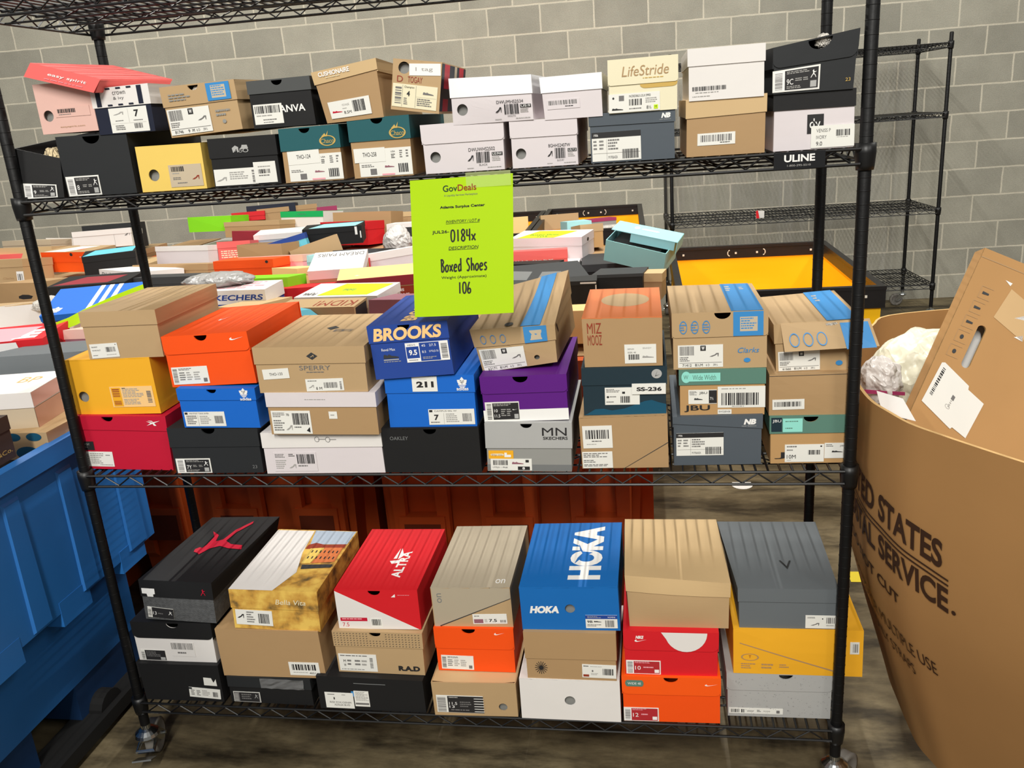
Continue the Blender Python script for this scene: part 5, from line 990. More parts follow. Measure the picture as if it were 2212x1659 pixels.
def orange_bin(x, y, w, d, ztop, label, group=None, mt=None, nm='bulk_bin'):
    R = tag(empty(nm, (x, y, 0)), label, 'bulk bin', group); mt = mt or ORB
    m = MB(); hull(m, -w / 2, 0, w / 2, d, .16, ztop, .035, mt)
    n = 6
    for i in range(n):                                         # moulded ribs on the long faces; fork recesses are only painted-on shade
        xx = -w / 2 + w * (i + .5) / n
        m.add([(xx - .03, -.004, ztop - .09), (xx + .03, -.004, ztop - .09), (xx + .022, .012, .22), (xx - .022, .012, .22), (xx - .024, -.028, ztop - .1), (xx + .024, -.028, ztop - .1), (xx + .018, -.004, .24), (xx - .018, -.004, .24)], [(4, 7, 6, 5), (0, 4, 5, 1), (1, 5, 6, 2), (2, 6, 7, 3), (3, 7, 4, 0)], mt)
    for xx in (-w * .33, 0, w * .33): m.box(xx - .075, -.02, .3, xx + .075, .03, .42, mt); m.box(xx - .06, -.021, .3, xx + .06, -.0205, .395, mat('recess_shade', (110, 44, 18)))  # flat panel on each block, its darker orange paints the shade of a recess
    for sx in (-1, 1):
        for k in range(3): m.box(sx * w / 2 - .03, .12 + d * .3 * k, .22, sx * w / 2 + .02 * sx, .2 + d * .3 * k, ztop - .08, mt) if sx > 0 else m.box(sx * w / 2 - .02, .12 + d * .3 * k, .22, sx * w / 2 + .03, .2 + d * .3 * k, ztop - .08, mt)
    m.build('tub', R)
    for sx in (-.36, .0, .36):
        f = MB(); f.box(sx * w - .05, .04, 0, sx * w + .05, d - .04, .165, mt); f.build('foot', R)
    return R
orange_bin(.93, .66, .86, 1.1, .93, 'orange plastic bulk bin behind the rack, below the right half of the middle shelf')
orange_bin(-.02, .72, .86, 1.05, .93, 'orange plastic bulk bin behind the rack, below the left half of the middle shelf')
far = [(-.98, .62), (.93, 1.9), (-.02, 1.9), (-.98, 1.9), (-1.94, 1.9), (-.6, 3.1), (-1.55, 3.1), (-2.5, 3.1)]
for i, (x, y) in enumerate(far):
    orange_bin(x, y, .86, 1.12, .86, 'orange plastic bulk bin buried under the heap of shoe boxes', 'bulk bins under the heap')
# blue bin at the left
R = tag(empty('bulk_bin', (-.75, -.95, 0)), 'blue plastic bulk bin left of the rack, its ribbed side running away', 'bulk bin'); m = MB()
w2 = .6; d2 = 1.38
hull(m, -w2, 0, w2, d2, .47, .905, .0, BLB, lip=.02)
for k, (ya, yb) in enumerate(((.03, .2), (.32, .5), (.6, .68), (.82, .9), (1.02, 1.1), (1.24, 1.34))): m.add([(w2 - .01, ya, .84), (w2 - .01, yb, .84), (w2 - .01, yb, .47), (w2 - .01, ya, .47), (w2 + .005, ya + .015, .82), (w2 + .005, yb - .015, .82), (w2 + .007, yb - .01, .48), (w2 + .007, ya + .01, .48)], [(4, 5, 6, 7), (0, 1, 5, 4), (1, 2, 6, 5), (2, 3, 7, 6), (3, 0, 4, 7)], BLB)
for ya in (.05, .36, .66, .93, 1.2): m.box(w2 - .05, ya, .43, w2 + .001, ya + .12, .5, BLB)   # castellated lower edge
m.box(-w2 + .06, .03, .17, w2 - .1, d2 - .04, .47, BLB)
m.flat([[(.62, .62), (.65, .66), (.68, .6), (.69, .54), (.66, .5), (.7, .44), (.67, .39), (.65, .45), (.66, .52), (.63, .55)]], lambda u, v: (w2 + .0015, u, v + .12), BLBD)
m.build('tub', R)
for ya, yb in ((.05, .38), (.56, .84), (1.02, 1.34)): f = MB(); f.box(-w2 + .04, ya, .06, w2 - .1, yb, .17, BLBD); f.build('foot', R)
for ya in (.3, 1.1): f = MB(); f.tube([(w2 - .1, ya, .05), (w2 - .06, ya, .05)], .05, RUB, 18); f.build('wheel', R)
f = MB(); f.box(w2 - .14, .1, .02, w2 - .04, 1.3, .06, RUB); f.build('runner', R)

YEL = mat('yellow_vinyl', (255, 196, 10), rough=.5, var=.05, scale=4, bump=.1); VIN = mat('black_vinyl', (30, 29, 30), rough=.4, var=.2, bump=.15); SNAP = mat('snap', (226, 220, 206), rough=.35, metal=.0)
def cart(x0, x1, y0, y1, z1, yaw, label):
    cx, cy = (x0 + x1) / 2, (y0 + y1) / 2; w = x1 - x0; d = y1 - y0; R = tag(empty('basket_cart', (cx, cy, 0), (0, 0, yaw)), label, 'cart')
    def sheet(mb, z0, z1_, o, t, mt):
        for (a, b, c, e) in ((-w / 2 - o, -d / 2 - o, w / 2 + o, -d / 2 - o + t), (-w / 2 - o, d / 2 + o - t, w / 2 + o, d / 2 + o), (-w / 2 - o, -d / 2 - o + t, -w / 2 - o + t, d / 2 + o - t), (w / 2 + o - t, -d / 2 - o + t, w / 2 + o, d / 2 + o - t)): mb.box(a, b, z0, c, e, z1_, mt)
    m = MB(); sheet(m, .2, z1 - .01, 0, .008, YEL); m.box(-w / 2, -d / 2, .2, w / 2, d / 2, .21, YEL); m.fine(.12, 2); rr = random.Random(3)
    ph = [rr.uniform(0, 6) for _ in range(4)]
    def wv(p):
        x, y, z = p; f_ = min(1, max(0, (z1 - .1 - z) * 6)); k = .012 * f_ * sin(x * 7 + ph[0]) * sin(z * 6 + ph[1]); k2 = .012 * f_ * sin(y * 6 + ph[2]); return (x + (k2 if abs(x) > w / 2 - .02 else 0), y + (k if abs(y) > d / 2 - .02 else 0), z)
    m.warp(wv); m.build('basket', R)
    r = MB(); sheet(r, z1 - .085, z1, .014, .006, VIN); sheet(r, z1 - .062, z1, -.008, .006, VIN); sheet(r, z1 - .004, z1 + .012, .016, .034, VIN); r.build('rim_band', R)
    for fy in (d / 2 - .0165, -d / 2 - .016):
        for xx in (-w * .42, -w * .07, w * .07, w * .42): s_ = MB(); s_.obox(Matrix.Translation((xx, fy, z1 - .032)) @ Matrix.Rotation(radians(90), 4, 'X'), .011, .011, .004, SNAP); s_.build('snap', R)
        for sgn in (-1, 1): s_ = MB(); s_.tube([(sgn * w * .11 + sgn * .012 * sin(a_ / 6 * pi), fy, z1 - .032 + .017 * cos(a_ / 6 * pi)) for a_ in range(7)], .003, SNAP, 6); s_.build('strap_ring', R)
    c = MB(); c.box(-w / 2 + .03, -d / 2 + .03, .12, w / 2 - .03, d / 2 - .03, .2, VIN); c.build('base_board', R)
    for sx in (-1, 1):
        for sy in (-1, 1): q = MB(); q.tube([(sx * (w / 2 - .1) - .018, sy * (d / 2 - .1), .06), (sx * (w / 2 - .1) + .018, sy * (d / 2 - .1), .06)], .06, RUB, 20); q.build('wheel', R)
    return R
cart(1.52, 2.39, 2.13, 3.45, .79, 0, 'yellow canvas basket cart with black vinyl rim, empty, behind the right end of the rack')
cart(.66, 1.34, 3.55, 4.85, .915, .02, 'yellow canvas cart with black rim, filled with boxes, near the block wall')
cart(-.08, .61, 3.6, 4.85, .905, .02, 'yellow canvas cart with black rim, left of the other filled cart by the wall')

P = {}
for ln_ in PILE.strip().split('\n'):
    a = ln_.split(); P[a[0]] = [float(q) for q in a[1:]]
def pb(key, label, body='tan', lidc=None, lidf=.32, fr=(), tp=(), st=(), w=None, ax=0, dz=0, h=None, d=None, yaw=None, pitch=0, rl=0, sd=(), slid=None, dx=0, dy=0, **k):
    x, y, z, w0, h0, d0, yw = P[key]; yw = yw if yaw is None else yaw
    if w:                                                       # ax: -1 keep right end, 1 keep left end
        c = radians(yw); s_ = ax * (w - w0) / 2; x += cos(c) * s_; y += sin(c) * s_; w0 = w
    h0 = h or max(h0, .1); d0 = d or min(d0, .22 if w0 > .24 else .3)
    pitch = pitch or (2.0 if tp else -random.Random(key).uniform(4.5, 8.5))
    lid = h0 * lidf if lidc or slid else 0
    b = Box(key, w0, h0, d0, lid, (x + dx, y + dy, z - h0 + dz), (radians(pitch), -radians(rl), radians(yw)), label, body, lidc, fine=False, warp=k.pop('warp', .002), **k)
    if fr: b.front(fr)
    if tp: b.top(tp)
    if sd: b.side(sd)
    for q in st: b.sticker(*q)
    return b.done()
HB = 'heap of shoe boxes'
pb('L1', 'large tan box with a white square label on its corner, at the left frame edge', 'tan', 'tan', w=.34, ax=-1, fr=[('t', .6, .2, .8, .28, 'Clarks', 'tan2'), ('r', .86, .05, .99, .5, 'wht'), ('bar', .88, .15, .98, .4, 'ink', 8)], h=.13)
pb('L2', 'tan box with a dark oval hand hole, below the large tan corner box', 'tan2', w=.22, ax=-1, fr=[('s', 'pill', .35, .42, 1.05, 1.2, 'ink')][:0] + [('p', [(.5, .5), (.6, .56), (.75, .55), (.85, .5), (.8, .4), (.6, .38), (.5, .42)], 'ink')], h=.12)
pb('L3', 'orange-fronted shoe box with tan top and white paper on it, left in the heap', 'orange2', 'orange', lidf=.5, tp=[('r', 0.0, 0, 1, 1, 'tan'), ('p', [(.05, .05), (.5, .05), (.75, .9), (.35, .9)], 'wht')], sd=[('r', 0, 0, 1, 1, 'tan')], fr=[('s', 'swoosh', .82, .7, .9, .82, 'wht'), ('s', 'disc', .62, .8, .68, .96, 'ink')])
pb('L3b', 'coral red box lid beside the orange-fronted box', 'coral', w=.3, ax=-1, dz=0)
pb('L4', 'long off-white shoe box near the wall at left', 'white', 'white', lidf=.3, fr=[('r', .7, 0, .704, 1, 'inkl'), ('s', 'heel', .88, .5, .98, .9, 'inkg')])
pb('L5', 'dark brown long box just under the wall, behind the long off-white box', 'blk2', w=.36, h=.17)
pb('L6', 'white-lidded shoe box with a navy band at far left', 'navy', 'white', lidf=.5, h=.15)
pb('L7', 'greyish tan flat box at the far left edge', 'beige', 'beige')
pb('L8', 'light tan open box flap at the far left edge', 'tanl', w=.45, ax=0)
pb('L9', 'black shoe box with a cyan paper draped on its lid', 'black', 'black', w=.26, ax=0, tp=[('p', [(.02, .0), (.95, .1), (1, 1), (.2, .9)], 'cyan')])
pb('L10', 'white shoe box lid with spaced black lettering, lying askew', 'white', 'white', lidf=.9, h=.06, fr=[('t', .08, .3, .95, .8, 'DREAM PAIRS', 'inkg')], d=.25)
pb('L11', 'white shoe box with a round hole in its side, behind the left rear post', 'lilac', 'white', lidf=.28, sd=[('s', 'disc', .6, .35, .72, .6, 'ink')], w=.36)
pb('L12', 'long tan box beneath the white box with the side hole', 'tan2', 'tan2', lidf=.3)
pb('L13', 'charcoal shoe box lid in front of the long tan box', 'char', 'char', lidf=.5, h=.06)
pb('L15', 'black shoe box with a dark red patch on its top', 'black', w=.34, ax=0, tp=[('p', [(.05, .1), (.75, .1), (.85, .75), (.3, .8)], 'mar')])
pb('L16', 'blue shoe box lid with three white stripes, tipped up', 'brooks', 'adi', lidf=.3, w=.34, ax=1, yaw=14, d=.24, pitch=14, tp=[('p', [(.46 + .1 * i, 0), (.51 + .1 * i, 0), (.51 + .1 * i, 1), (.46 + .1 * i, 1)], 'wht') for i in range(3)] + [('s', 'trefoil', .06, .05, .22, .3, 'wht')], h=.08, dz=.0)
pb('L18', 'open white box with crumpled tissue in front of the hand-hole box', 'white', w=.2, ax=-1, yaw=14, topopen=True)
pb('L19', 'red and white shoe box with bold white lettering, far left', 'red', 'red', lidf=.5, w=.32, ax=-1, yaw=16, fr=[('t', .3, .08, .95, .42, 'NIKE', 'wht', {'bold': .06, 'shear': .15}), ('p', [(.3, .6), (.5, .6), (.48, .95), (.3, .95)], 'wht'), ('p', [(.56, .6), (.76, .6), (.74, .95), (.58, .95)], 'wht')], tp=[('p', [(.1, 0), (.7, 0), (.8, .8), (.2, .9)], 'rose'), ('t', .2, .1, .9, .6, 'NIKE', 'wht', {'bold': .07})])
pb('L20', 'big slate grey box tilted behind the left front post', 'steel', w=.34, ax=-1, yaw=8, d=.36, h=.12)
pb('L22', 'small tan open box at the left edge beside the white tissue box', 'tan2', 'tan', w=.26, ax=-1)
pb('L23', 'small white box with a black script scrawl beside the tall tan box', 'white', w=.12, ax=1, yaw=0, fr=[('t', .1, .3, .8, .7, 'du', 'ink', {'shear': .3})])
pb('L24', 'torn pale pink carton by the tall tan box', 'mauve', 'pink', w=.16, ax=1, yaw=0, h=.1)
pb('M1', 'bright lime green shoe box near the wall', 'limeg', w=.33, ax=1)
pb('M2', 'red flat shoe box lid near the wall, right of the lime one', 'red', 'red', lidf=.5, h=.06)
pb('M3', 'navy blue box with a white swirl against the wall', 'navy', fr=[('ln', .1, .2, .4, .5, 1, 'wht')], w=.34)
pb('M4', 'large tan box against the wall behind the green-lidded box', 'tan2', 'tan2', w=.42)
pb('M5', 'long tan carton with an open front flap, below the red lid', 'tan2', 'tan', w=.42, yaw=-8, lidf=.3)
pb('M6', 'white shoe box with a bright green lid', 'white', 'green', lidf=.38, fr=[('t', .4, .78, .6, .88, 'Vera', 'tealg')], w=.36, sd=[('r', 0, 0, 1, .98, 'white')])
pb('M7', 'magenta torn box corner at the top of the heap', 'magenta', w=.14, yaw=20)
pb('M8', 'upright tan carton with dark lettering near the wall', 'tan2', w=.44, yaw=-14, fr=[('t', .38, .25, .6, .45, 'Dous', 'inkg')], h=.15)
pb('M9', 'red long shoe box behind the black box', 'red', 'red', w=.34, yaw=-14, lidf=.35)
pb('M10', 'black shoe box with a pale blue paper on its lid, mid heap', 'black', 'black', lidf=.3, w=.34, tp=[('p', [(.1, .1), (.9, .0), (1, .8), (.3, .9)], 'aqua')], fr=[('r', .88, .5, .92, .95, 'wht'), ('r', .96, .3, .98, .7, 'wht')])
pb('M11', 'tan carton with a purple edge at the right of the heap', 'tan2', 'tanl', w=.3, ax=0)
pb('M12', 'white shoe box with a black band, left of the lime sign', 'white', w=.2, ax=1, h=.16, fr=[('r', .1, .5, .9, .85, 'ink')])
pb('M14', 'long white shoe box with a ridged lid leaning left of the sign', 'lilac', 'white', lidf=.35, w=.34, yaw=18, rl=4)
pb('M13', 'shoe box with peach lid, maroon rim and repeated white print on maroon', 'tan2', 'mar', lidf=.34, w=.33, yaw=16, h=.115, tp=[('r', .0, .02, 1, 1, 'peach'), ('p', [(.2, .3), (.8, .3), (.7, .4), (.25, .38)], 'wht')],
   fr=[('r', .12, .04, .97, .62, 'brick')] + [('t', .14 + .2 * (i - .3 * j), .1 + .17 * j, .3 + .2 * (i - .3 * j), .2 + .17 * j, 'VANS', 'wht', {'bold': .03}) for i in range(1, 4) for j in range(3)])
pb('M15', 'crimson shoe box standing end-on, mid heap', 'mar', w=.17, sd=[('r', .2, .2, .6, .6, 'crimson')])
pb('M16', 'coral red shoe box with a flared lid flap', 'coral', 'coral', w=.19, lidf=.35, ax=0, fr=[('ln', .1, .05, .8, .5, 4, 'cream')])
pb('M17', 'white shoe box with a large oval top, mid heap', 'sky2', 'white', w=.28, yaw=12, tp=[('s', 'disc', .1, .1, .9, .9, 'wht')], lidf=.3)
pb('M18', 'bright green carton behind the pale blue box', 'green', w=.16, yaw=8)
pb('M19', 'pale blue and royal blue shoe box tipped on its side', 'cyan', 'brooks', w=.24, yaw=20, rl=12, lidf=.3, st=[(.3, .05, .55, .55, [('r', .3, .2, .7, .6, 'magenta')])])
pb('M20', 'small open tan carton tilted on the heap', 'tan', w=.26, yaw=26, rl=14, topopen=True)
pb('M21', 'open-topped tan tray behind the pink box', 'tan2', w=.26, yaw=-6, topopen=True)
pb('M22', 'light pink shoe box behind the orange box', 'rose', 'pink', w=.33, lidf=.3)
pb('M23', 'plain orange shoe box with lid, above the lime strip', 'orange', 'orange', lidf=.38, fr=[('s', 'disc', .87, .82, .92, .95, 'ink')], w=.31, yaw=-4)
pb('M24', 'peach cream shoe box standing beside the orange one', 'peach', 'peach', w=.14, lidf=.3, ax=1)
pb('M25', 'aqua shoe box standing end-on beside the pink box', 'aqua2', 'aqua', w=.13, yaw=14)
pb('M26', 'small white box with a black stripe, mid heap', 'lilac', w=.15, fr=[('r', .6, .2, .66, .9, 'ink')])
pb('M27', 'charcoal open shoe box with torn edge, mid heap', 'black', 'char', w=.24, yaw=-8, lidf=.4)
pb('M28', 'small red box under the long white box', 'red', w=.18, yaw=15)
pb('M29', 'shoe box with a lime green lid, behind the blue lettered box', 'white', 'limeg', lidf=.42, w=.33, yaw=-4, fr=[('r', .93, .12, .99, .5, 'limeg'), ('s', 'shoe', .9, .2, .98, .4, 'inkg')])
pb('M30', 'navy shoe box with a white lid bearing large blue lettering', 'brooks', 'white', lidf=.55, w=.3, ax=-1, yaw=-3, fr=[('t', .18, .6, .95, .82, 'SKECHERS', 'brooks', {'bold': .03, 'shear': .1}), ('ln', .6, .5, .92, .54, 1, 'inkg')], tp=[('ln', .1, .1, .9, .9, 4, 'rose')])
pb('M31', 'dark red flat shoe box, low in the heap', 'crimson', 'red', w=.26, yaw=10, lidf=.5)
pb('M32', 'white shoe box lid with upside-down black lettering', 'tan', 'white', w=.24, ax=0, yaw=12, pitch=9, d=.26, lidf=.4, tp=[('t', .95, .9, .08, .72, 'DREAM PAIRS', 'inkg')])
pb('M33', 'white shoe box with a lime paper on top, below the maroon printed box', 'white', 'white', w=.33, ax=-1, yaw=-6, lidf=.34, tp=[('p', [(.25, .1), (.85, .1), (.95, .9), (.35, .95)], 'lime'), ('t', .6, .55, .45, .4, 'GovDeals', 'inkg'), ('t', .2, .3, .05, .12, 'PUMA', 'ink')], fr=[('t', .6, .45, .72, .62, 'ROMA', 'ink')], sd=[('s', 'shoe', .3, .2, .7, .5, 'inkg')])
pb('M34', 'open tan shoe box with upside-down dark lettering, in front of the lime-papered box', 'tan', 'tan', lidf=.5, w=.29, yaw=-3, tp=[('t', .95, .7, .45, .15, 'KIDMI', 'brick')], sd=[('r', .1, .2, .9, .9, 'ink')], h=.075, dy=-.01)
pb('M35', 'small plain tan carton right of the tall tan box', 'tanl', w=.14, yaw=-8)
pb('M37', 'mauve shoe box lid beneath the maroon printed box', 'mauve', 'mauve', w=.26, yaw=-8, lidf=.5)
pb('R1', 'pale grey shoe box with a lime lot paper on top, right of the sign', 'lilac', 'lilac', lidf=.36, w=.38, yaw=-12, h=.12, tp=[('p', [(.1, .0), (.62, .0), (.8, .85), (.25, .9)], 'lime'), ('t', .22, .3, .62, .48, 'Boxed Shoes', 'ink'), ('t', .36, .08, .5, .24, '105', 'ink')], sd=[('s', 'disc', .4, .68, .55, .84, 'ink')])
pb('R2', 'coral shoe box lid with upside-down white lettering', 'coral', 'coral', lidf=.6, h=.07, fr=[('t', .8, .5, .1, .3, 'easy spirit', 'wht')], w=.34, ax=-1)
pb('R3', 'large charcoal shoe box lid lying flat behind the striped box', 'char', 'char', lidf=.5, h=.06, d=.36, w=.36, ax=-1, yaw=12, tp=[('p', [(.1, .3), (.35, .2), (.45, .6), (.25, .7)], 'grey'), ('p', [(.45, .15), (.65, .1), (.75, .5), (.55, .55)], 'grey')])
pb('R4', 'black shoe box with a white corner tag, right of the sign', 'black', w=.28, ax=-1, fr=[('r', .42, .2, .46, .95, 'wht')])
pb('R5', 'black shoe box with a charcoal stepped lid, by the aqua box', 'black', 'char', lidf=.12, d=.3, yaw=-4)
pb('R6', 'tall black shoe box with a white edge line, behind the orange-topped box', 'black', 'blk2', lidf=.1, w=.14, h=.14, fr=[('r', .6, .93, .98, .97, 'wht'), ('r', .96, .7, .99, .97, 'wht')])
pb('R7', 'light tan carton peeking between the striped box and the orange-topped box', 'peach', w=.2, yaw=0)
pb('R8', 'tan shoe box end beside the black stepped-lid box', 'tan2', 'tanl', w=.1, yaw=-6)
pb('R10', 'pale blue box corner behind the lime-papered grey box', 'aqua', w=.14, yaw=14)
pb('R11', 'brown shoe box standing beside the aqua box', 'kraft', 'tan', w=.12, yaw=14, d=.3)
pb('F1', 'tan shoe box in the filled yellow cart', 'tan', w=.26, yaw=10)
pb('F2', 'grey shoe box with a magenta edge in the filled yellow cart', 'grey2', 'magenta', lidf=.2, w=.24, yaw=16)
pb('F3', 'peach box in the leftmost basket cart', 'peach', w=.12, dz=-.03, ax=-1)
# aqua shoe box with its lid thrown open
R = tag(empty('shoe_box', (1.312, 2.08, .94), (radians(12), radians(13), radians(-16))), 'aqua blue shoe box tipped open beside the yellow cart', 'shoe box'); AQ = card('aqua'); m = MB()
m.box(-.14, 0, 0, .14, .003, .1, card('aqua2')); m.box(-.14, .19, 0, .14, .193, .1, AQ); m.box(-.14, .003, 0, -.137, .19, .1, AQ); m.box(.137, .003, 0, .14, .19, .1, card('aqua2')); m.box(-.14, .003, 0, .14, .19, .003, AQ); m.box(-.12, .02, .004, .1, .17, .08, card('char')); m.build('body', R)  # charcoal block added inside stands in for the shade of the open interior
m = MB(); T_ = Matrix.Translation((.01, .17, .125)) @ Matrix.Rotation(radians(-6), 4, 'X') @ Matrix.Rotation(radians(4), 4, 'Z'); m.obox(T_ @ Matrix.Translation((0, -.05, .0)), .3, .15, .003, AQ); m.obox(T_ @ Matrix.Translation((.15, -.05, -.025)), .003, .15, .05, card('aqua2')); m.obox(T_ @ Matrix.Translation((.04, -.122, -.02)), .2, .003, .04, AQ)
items(m, lambda u, v: tuple(T_ @ Vector((-.1 + u * .2, -.11 + v * .12, .0025))), [('s', 'pill', .35, .3, .75, .9, 'wht'), ('s', 'disc', .18, .45, .3, .8, 'wht')], random.Random(1)); m.build('lid', R)
# boxes on the blue bin
def sb(key, x, y, z, w, h, d, yaw, label, body, lidc=None, lid=0, **k):
    fr = k.pop('fr', ()); tp = k.pop('tp', ()); sd = k.pop('sd', ())
    b = Box(key, w, h, d, lid, (x, y, z), (0, 0, radians(yaw)), label, body, lidc, fine=False, **k)
    if fr: b.front(fr)
    if tp: b.top(tp)
    if sd: b.side(sd)
    return b.done()
sb('S1', -.368, .105, .932, .33, .098, .2, 9, 'cream shoe box with white and pink lid, on the blue bin', 'beige', 'white', .042, sd=[('r', 0, .6, 1, .99, 'pink'), ('r', 0, 0, 1, .56, 'pink2')], fr=[('t', .58, .66, .7, .84, 'BP', 'inkg')], tp=[('t', .72, .5, .88, .75, 'BP', 'gold')])
sb('S2', -.275, -.335, .907, .22, .108, .33, 1, 'dark brown shoe box with gold lettering, on the edge of the blue bin', 'brownk', 'brownk', .036, sd=[('t', .66, .14, .96, .27, 'Style&Co.', 'gold')])
sb('S3', -.255, .09, .858, .2, .074, .28, 0, 'tan box with dark blue blotches at the rim of the blue bin', 'tan', fr=[('s', 'disc', .5, .0, .85, .5, 'pteal'), ('s', 'disc', .4, .7, .62, 1.0, 'pteal'), ('s', 'disc', .7, .7, .92, 1.0, 'pteal')], sd=[('r', 0, 0, 1, .98, 'tan2')])
sb('S4', -.62, .2, .905, .3, .1, .2, 0, 'white shoe box lid corner at the left edge above the cream box', 'white', 'white', .03)
for i_, (xx, yy, c_) in enumerate([(-.52, .08, 'tan2'), (-.78, .06, 'black'), (-1.05, .1, 'white'), (-.56, -.32, 'kraft'), (-.82, -.34, 'white'), (-1.08, -.3, 'tan'), (-.33, -.72, 'white'), (-.6, -.74, 'tan2'), (-.88, -.72, 'black'), (-1.14, -.72, 'tan')]):
    Box('v%d' % i_, .24, .11, .31, .035, (xx, yy, .79), (0, 0, 0), '%s shoe box down inside the blue bin' % {'tan2': 'brown', 'black': 'black', 'white': 'white', 'kraft': 'reddish brown', 'tan': 'tan'}[c_], c_, c_, fine=False, group='%s boxes inside the blue bin' % c_).done()
# lower layer that shows only through gaps
rr = random.Random(21); LG = [('tan2', 'tan'), ('white', 'white'), ('black', 'char'), ('kraft', 'tan2'), ('lilac', 'white'), ('tan', 'tanl')]
k = 0
for (bx, by) in [(.93, .66), (-.02, .72)] + far:
    for i in range(3):
        for j in range(3):
            xx = bx - .26 + .26 * i; yy = by + .035 + .33 * j
            if rr.random() < .12: continue
            c1, c2 = LG[rr.randrange(len(LG))]
            zt_ = .935
            Box('u%d' % k, .24, .11, .315, .035, (xx, yy, zt_ - .11 + rr.uniform(-.03, .0)), (0, 0, radians(rr.uniform(-5, 5))), '%s shoe box in the lower layer of the heap, mostly buried' % {'tan2': 'brown', 'white': 'white', 'black': 'black', 'kraft': 'reddish brown', 'lilac': 'pale grey', 'tan': 'tan'}[c1], c1, c2, fine=False, group='buried %s boxes in the heap' % c1).done(); k += 1
# loose papers and bags on the heap
def loose(name, pts, m, label, cat, th=.0006):
    g = MB(); n = len(pts); g.add(pts + [(a, b_, c - th) for a, b_, c in pts], [tuple(range(n)), tuple(range(2 * n - 1, n - 1, -1))] + [(i, (i + 1) % n, n + (i + 1) % n, n + i) for i in range(n)], m)
    return tag(g.build(name), label, cat)
g = MB(); pts = [(-.612, .79, 1.058), (-.600, .86, 1.062), (-.588, .93, 1.074), (-.565, 1.0, 1.086), (-.54, 1.06, 1.098), (-.52, 1.14, 1.106), (-.515, 1.22, 1.108)]
vs = []
for i, p in enumerate(pts): vs += [(p[0], p[1], p[2] + .006), (p[0] + .012, p[1] + .02, p[2] - .024)]
n = len(pts); g.add(vs + [(a, b_ + .001, c) for a, b_, c in vs], [(2 * i, 2 * i + 1, 2 * i + 3, 2 * i + 2) for i in range(n - 1)], LM); tag(g.build('lime_paper', None, True), 'curled lime green paper sheet behind the tall tan box', 'paper')
crumple('plastic_bag', (-.32, 1.42, 1.08), .13, .08, .028, bag_mat('grey_bag', (168, 166, 164), .3, 1, 9, .014), 31, 'grey shiny plastic bag lying on the heap behind the left rear post', 'plastic bag', amp=.7)
crumple('plastic_bag', (-.02, 2.95, .99), .075, .07, .085, bag_mat('clear_bag', (224, 220, 216), .28, .9, 10, .014), 32, 'clear crumpled plastic bag on the heap left of the sign', 'plastic bag', amp=.7)
crumple('tissue_paper', (-.96, 1.25, 1.04), .06, .05, .03, TIS, 33, 'crumpled tissue in the open white box at the left edge', 'tissue paper', amp=.7)
loose('cyan_paper', [(.16, .955, 1.035), (.30, .93, 1.008), (.24, .955, 1.045), (.2, .965, 1.05)], ink('cyan'), 'small cyan paper corner behind the orange box', 'paper')
crumple('filler_paper', (1.16, 3.75, .9), .12, .06, .02, TIS, 35, 'crumpled pale paper in the filled yellow cart', 'packing paper', amp=.6)

# ------------------------------------------------------------------ floor bits
g = MB(); g.flat([arc(0, 0, .045, 180, 360, 10) + [(.04, .03), (-.04, .03)]], lambda u, v: (1.767 + u, 1.80 + v, .0015), ink('wht')); g.flat([arc(0, 0, .045, 180, 360, 10) + [(.04, .03), (-.04, .03)]], lambda u, v: (1.767 + u, 1.80 + v, .001), ink('wht')); tag(g.build('paper_scrap'), 'white torn paper scrap on the concrete floor behind the rack', 'paper scrap')
g = MB(); g.box(2.05, .99, 0, 2.5, 1.06, .0012, mat('yellow_tape', (236, 214, 60), rough=.5)); tag(g.build('floor_tape'), 'short strip of yellow floor tape beside the large carton', 'floor tape')

# ------------------------------------------------------------------ large octagonal carton on the right
KC = mat('corrugated', (172, 128, 78), rough=.75, var=.06, scale=5, bump=.1); KE = mat('corrugated_edge', (206, 168, 112), rough=.8, var=.1); KI = mat('carton_print', (58, 36, 22), rough=.6, var=.1)
plan = [(1.985, .66), (1.90, .52), (1.853, .38), (1.836, .22), (1.831, .10), (1.834, .02), (1.850, -.045), (1.872, -.115), (1.908, -.175), (1.955, -.245), (2.005, -.315), (2.10, -.44), (2.24, -.60), (2.42, -.74), (2.64, -.76), (2.9, -.66), (3.08, -.44), (3.14, -.1), (3.1, .4), (2.95, .78), (2.65, .92), (2.3, .84), (2.06, .775)]
def cat_rom(P, k=4, closed=True):
    o = []; n = len(P)
    for i in range(n if closed else n - 1):
        p0, p1, p2, p3 = P[(i - 1) % n] if closed or i else P[0], P[i], P[(i + 1) % n], P[(i + 2) % n] if closed or i + 2 < n else P[-1]
        for q in range(k):
            t = q / k; o.append(tuple(.5 * (2 * p1[j] + (p2[j] - p0[j]) * t + (2 * p0[j] - 5 * p1[j] + 4 * p2[j] - p3[j]) * t * t + (3 * p1[j] - p0[j] - 3 * p2[j] + p3[j]) * t ** 3) for j in (0, 1)))
    return o + ([] if closed else [P[-1]])
REFP = plan[9]; plan = cat_rom(plan)
CXc, CYc = 2.48, .05
PROF = cat_rom([(-.2, .24), (0.0, .19), (.2, .132), (.4, .07), (.6, .018), (.8, 0), (1.0, .0)], 6, False)
def prof(z):                                                  # how far the wall leans in towards the base
    t = PROF
    for (a, p_), (b_, q) in zip(t, t[1:]):
        if z <= b_: return p_ + (q - p_) * (z - a) / (b_ - a)
    return 0
def shift(p, z, k=0):
    d_ = Vector((CXc - p[0], CYc - p[1])); d_.normalize(); return (p[0] + d_.x * (prof(z) + k), p[1] + d_.y * (prof(z) + k), z)
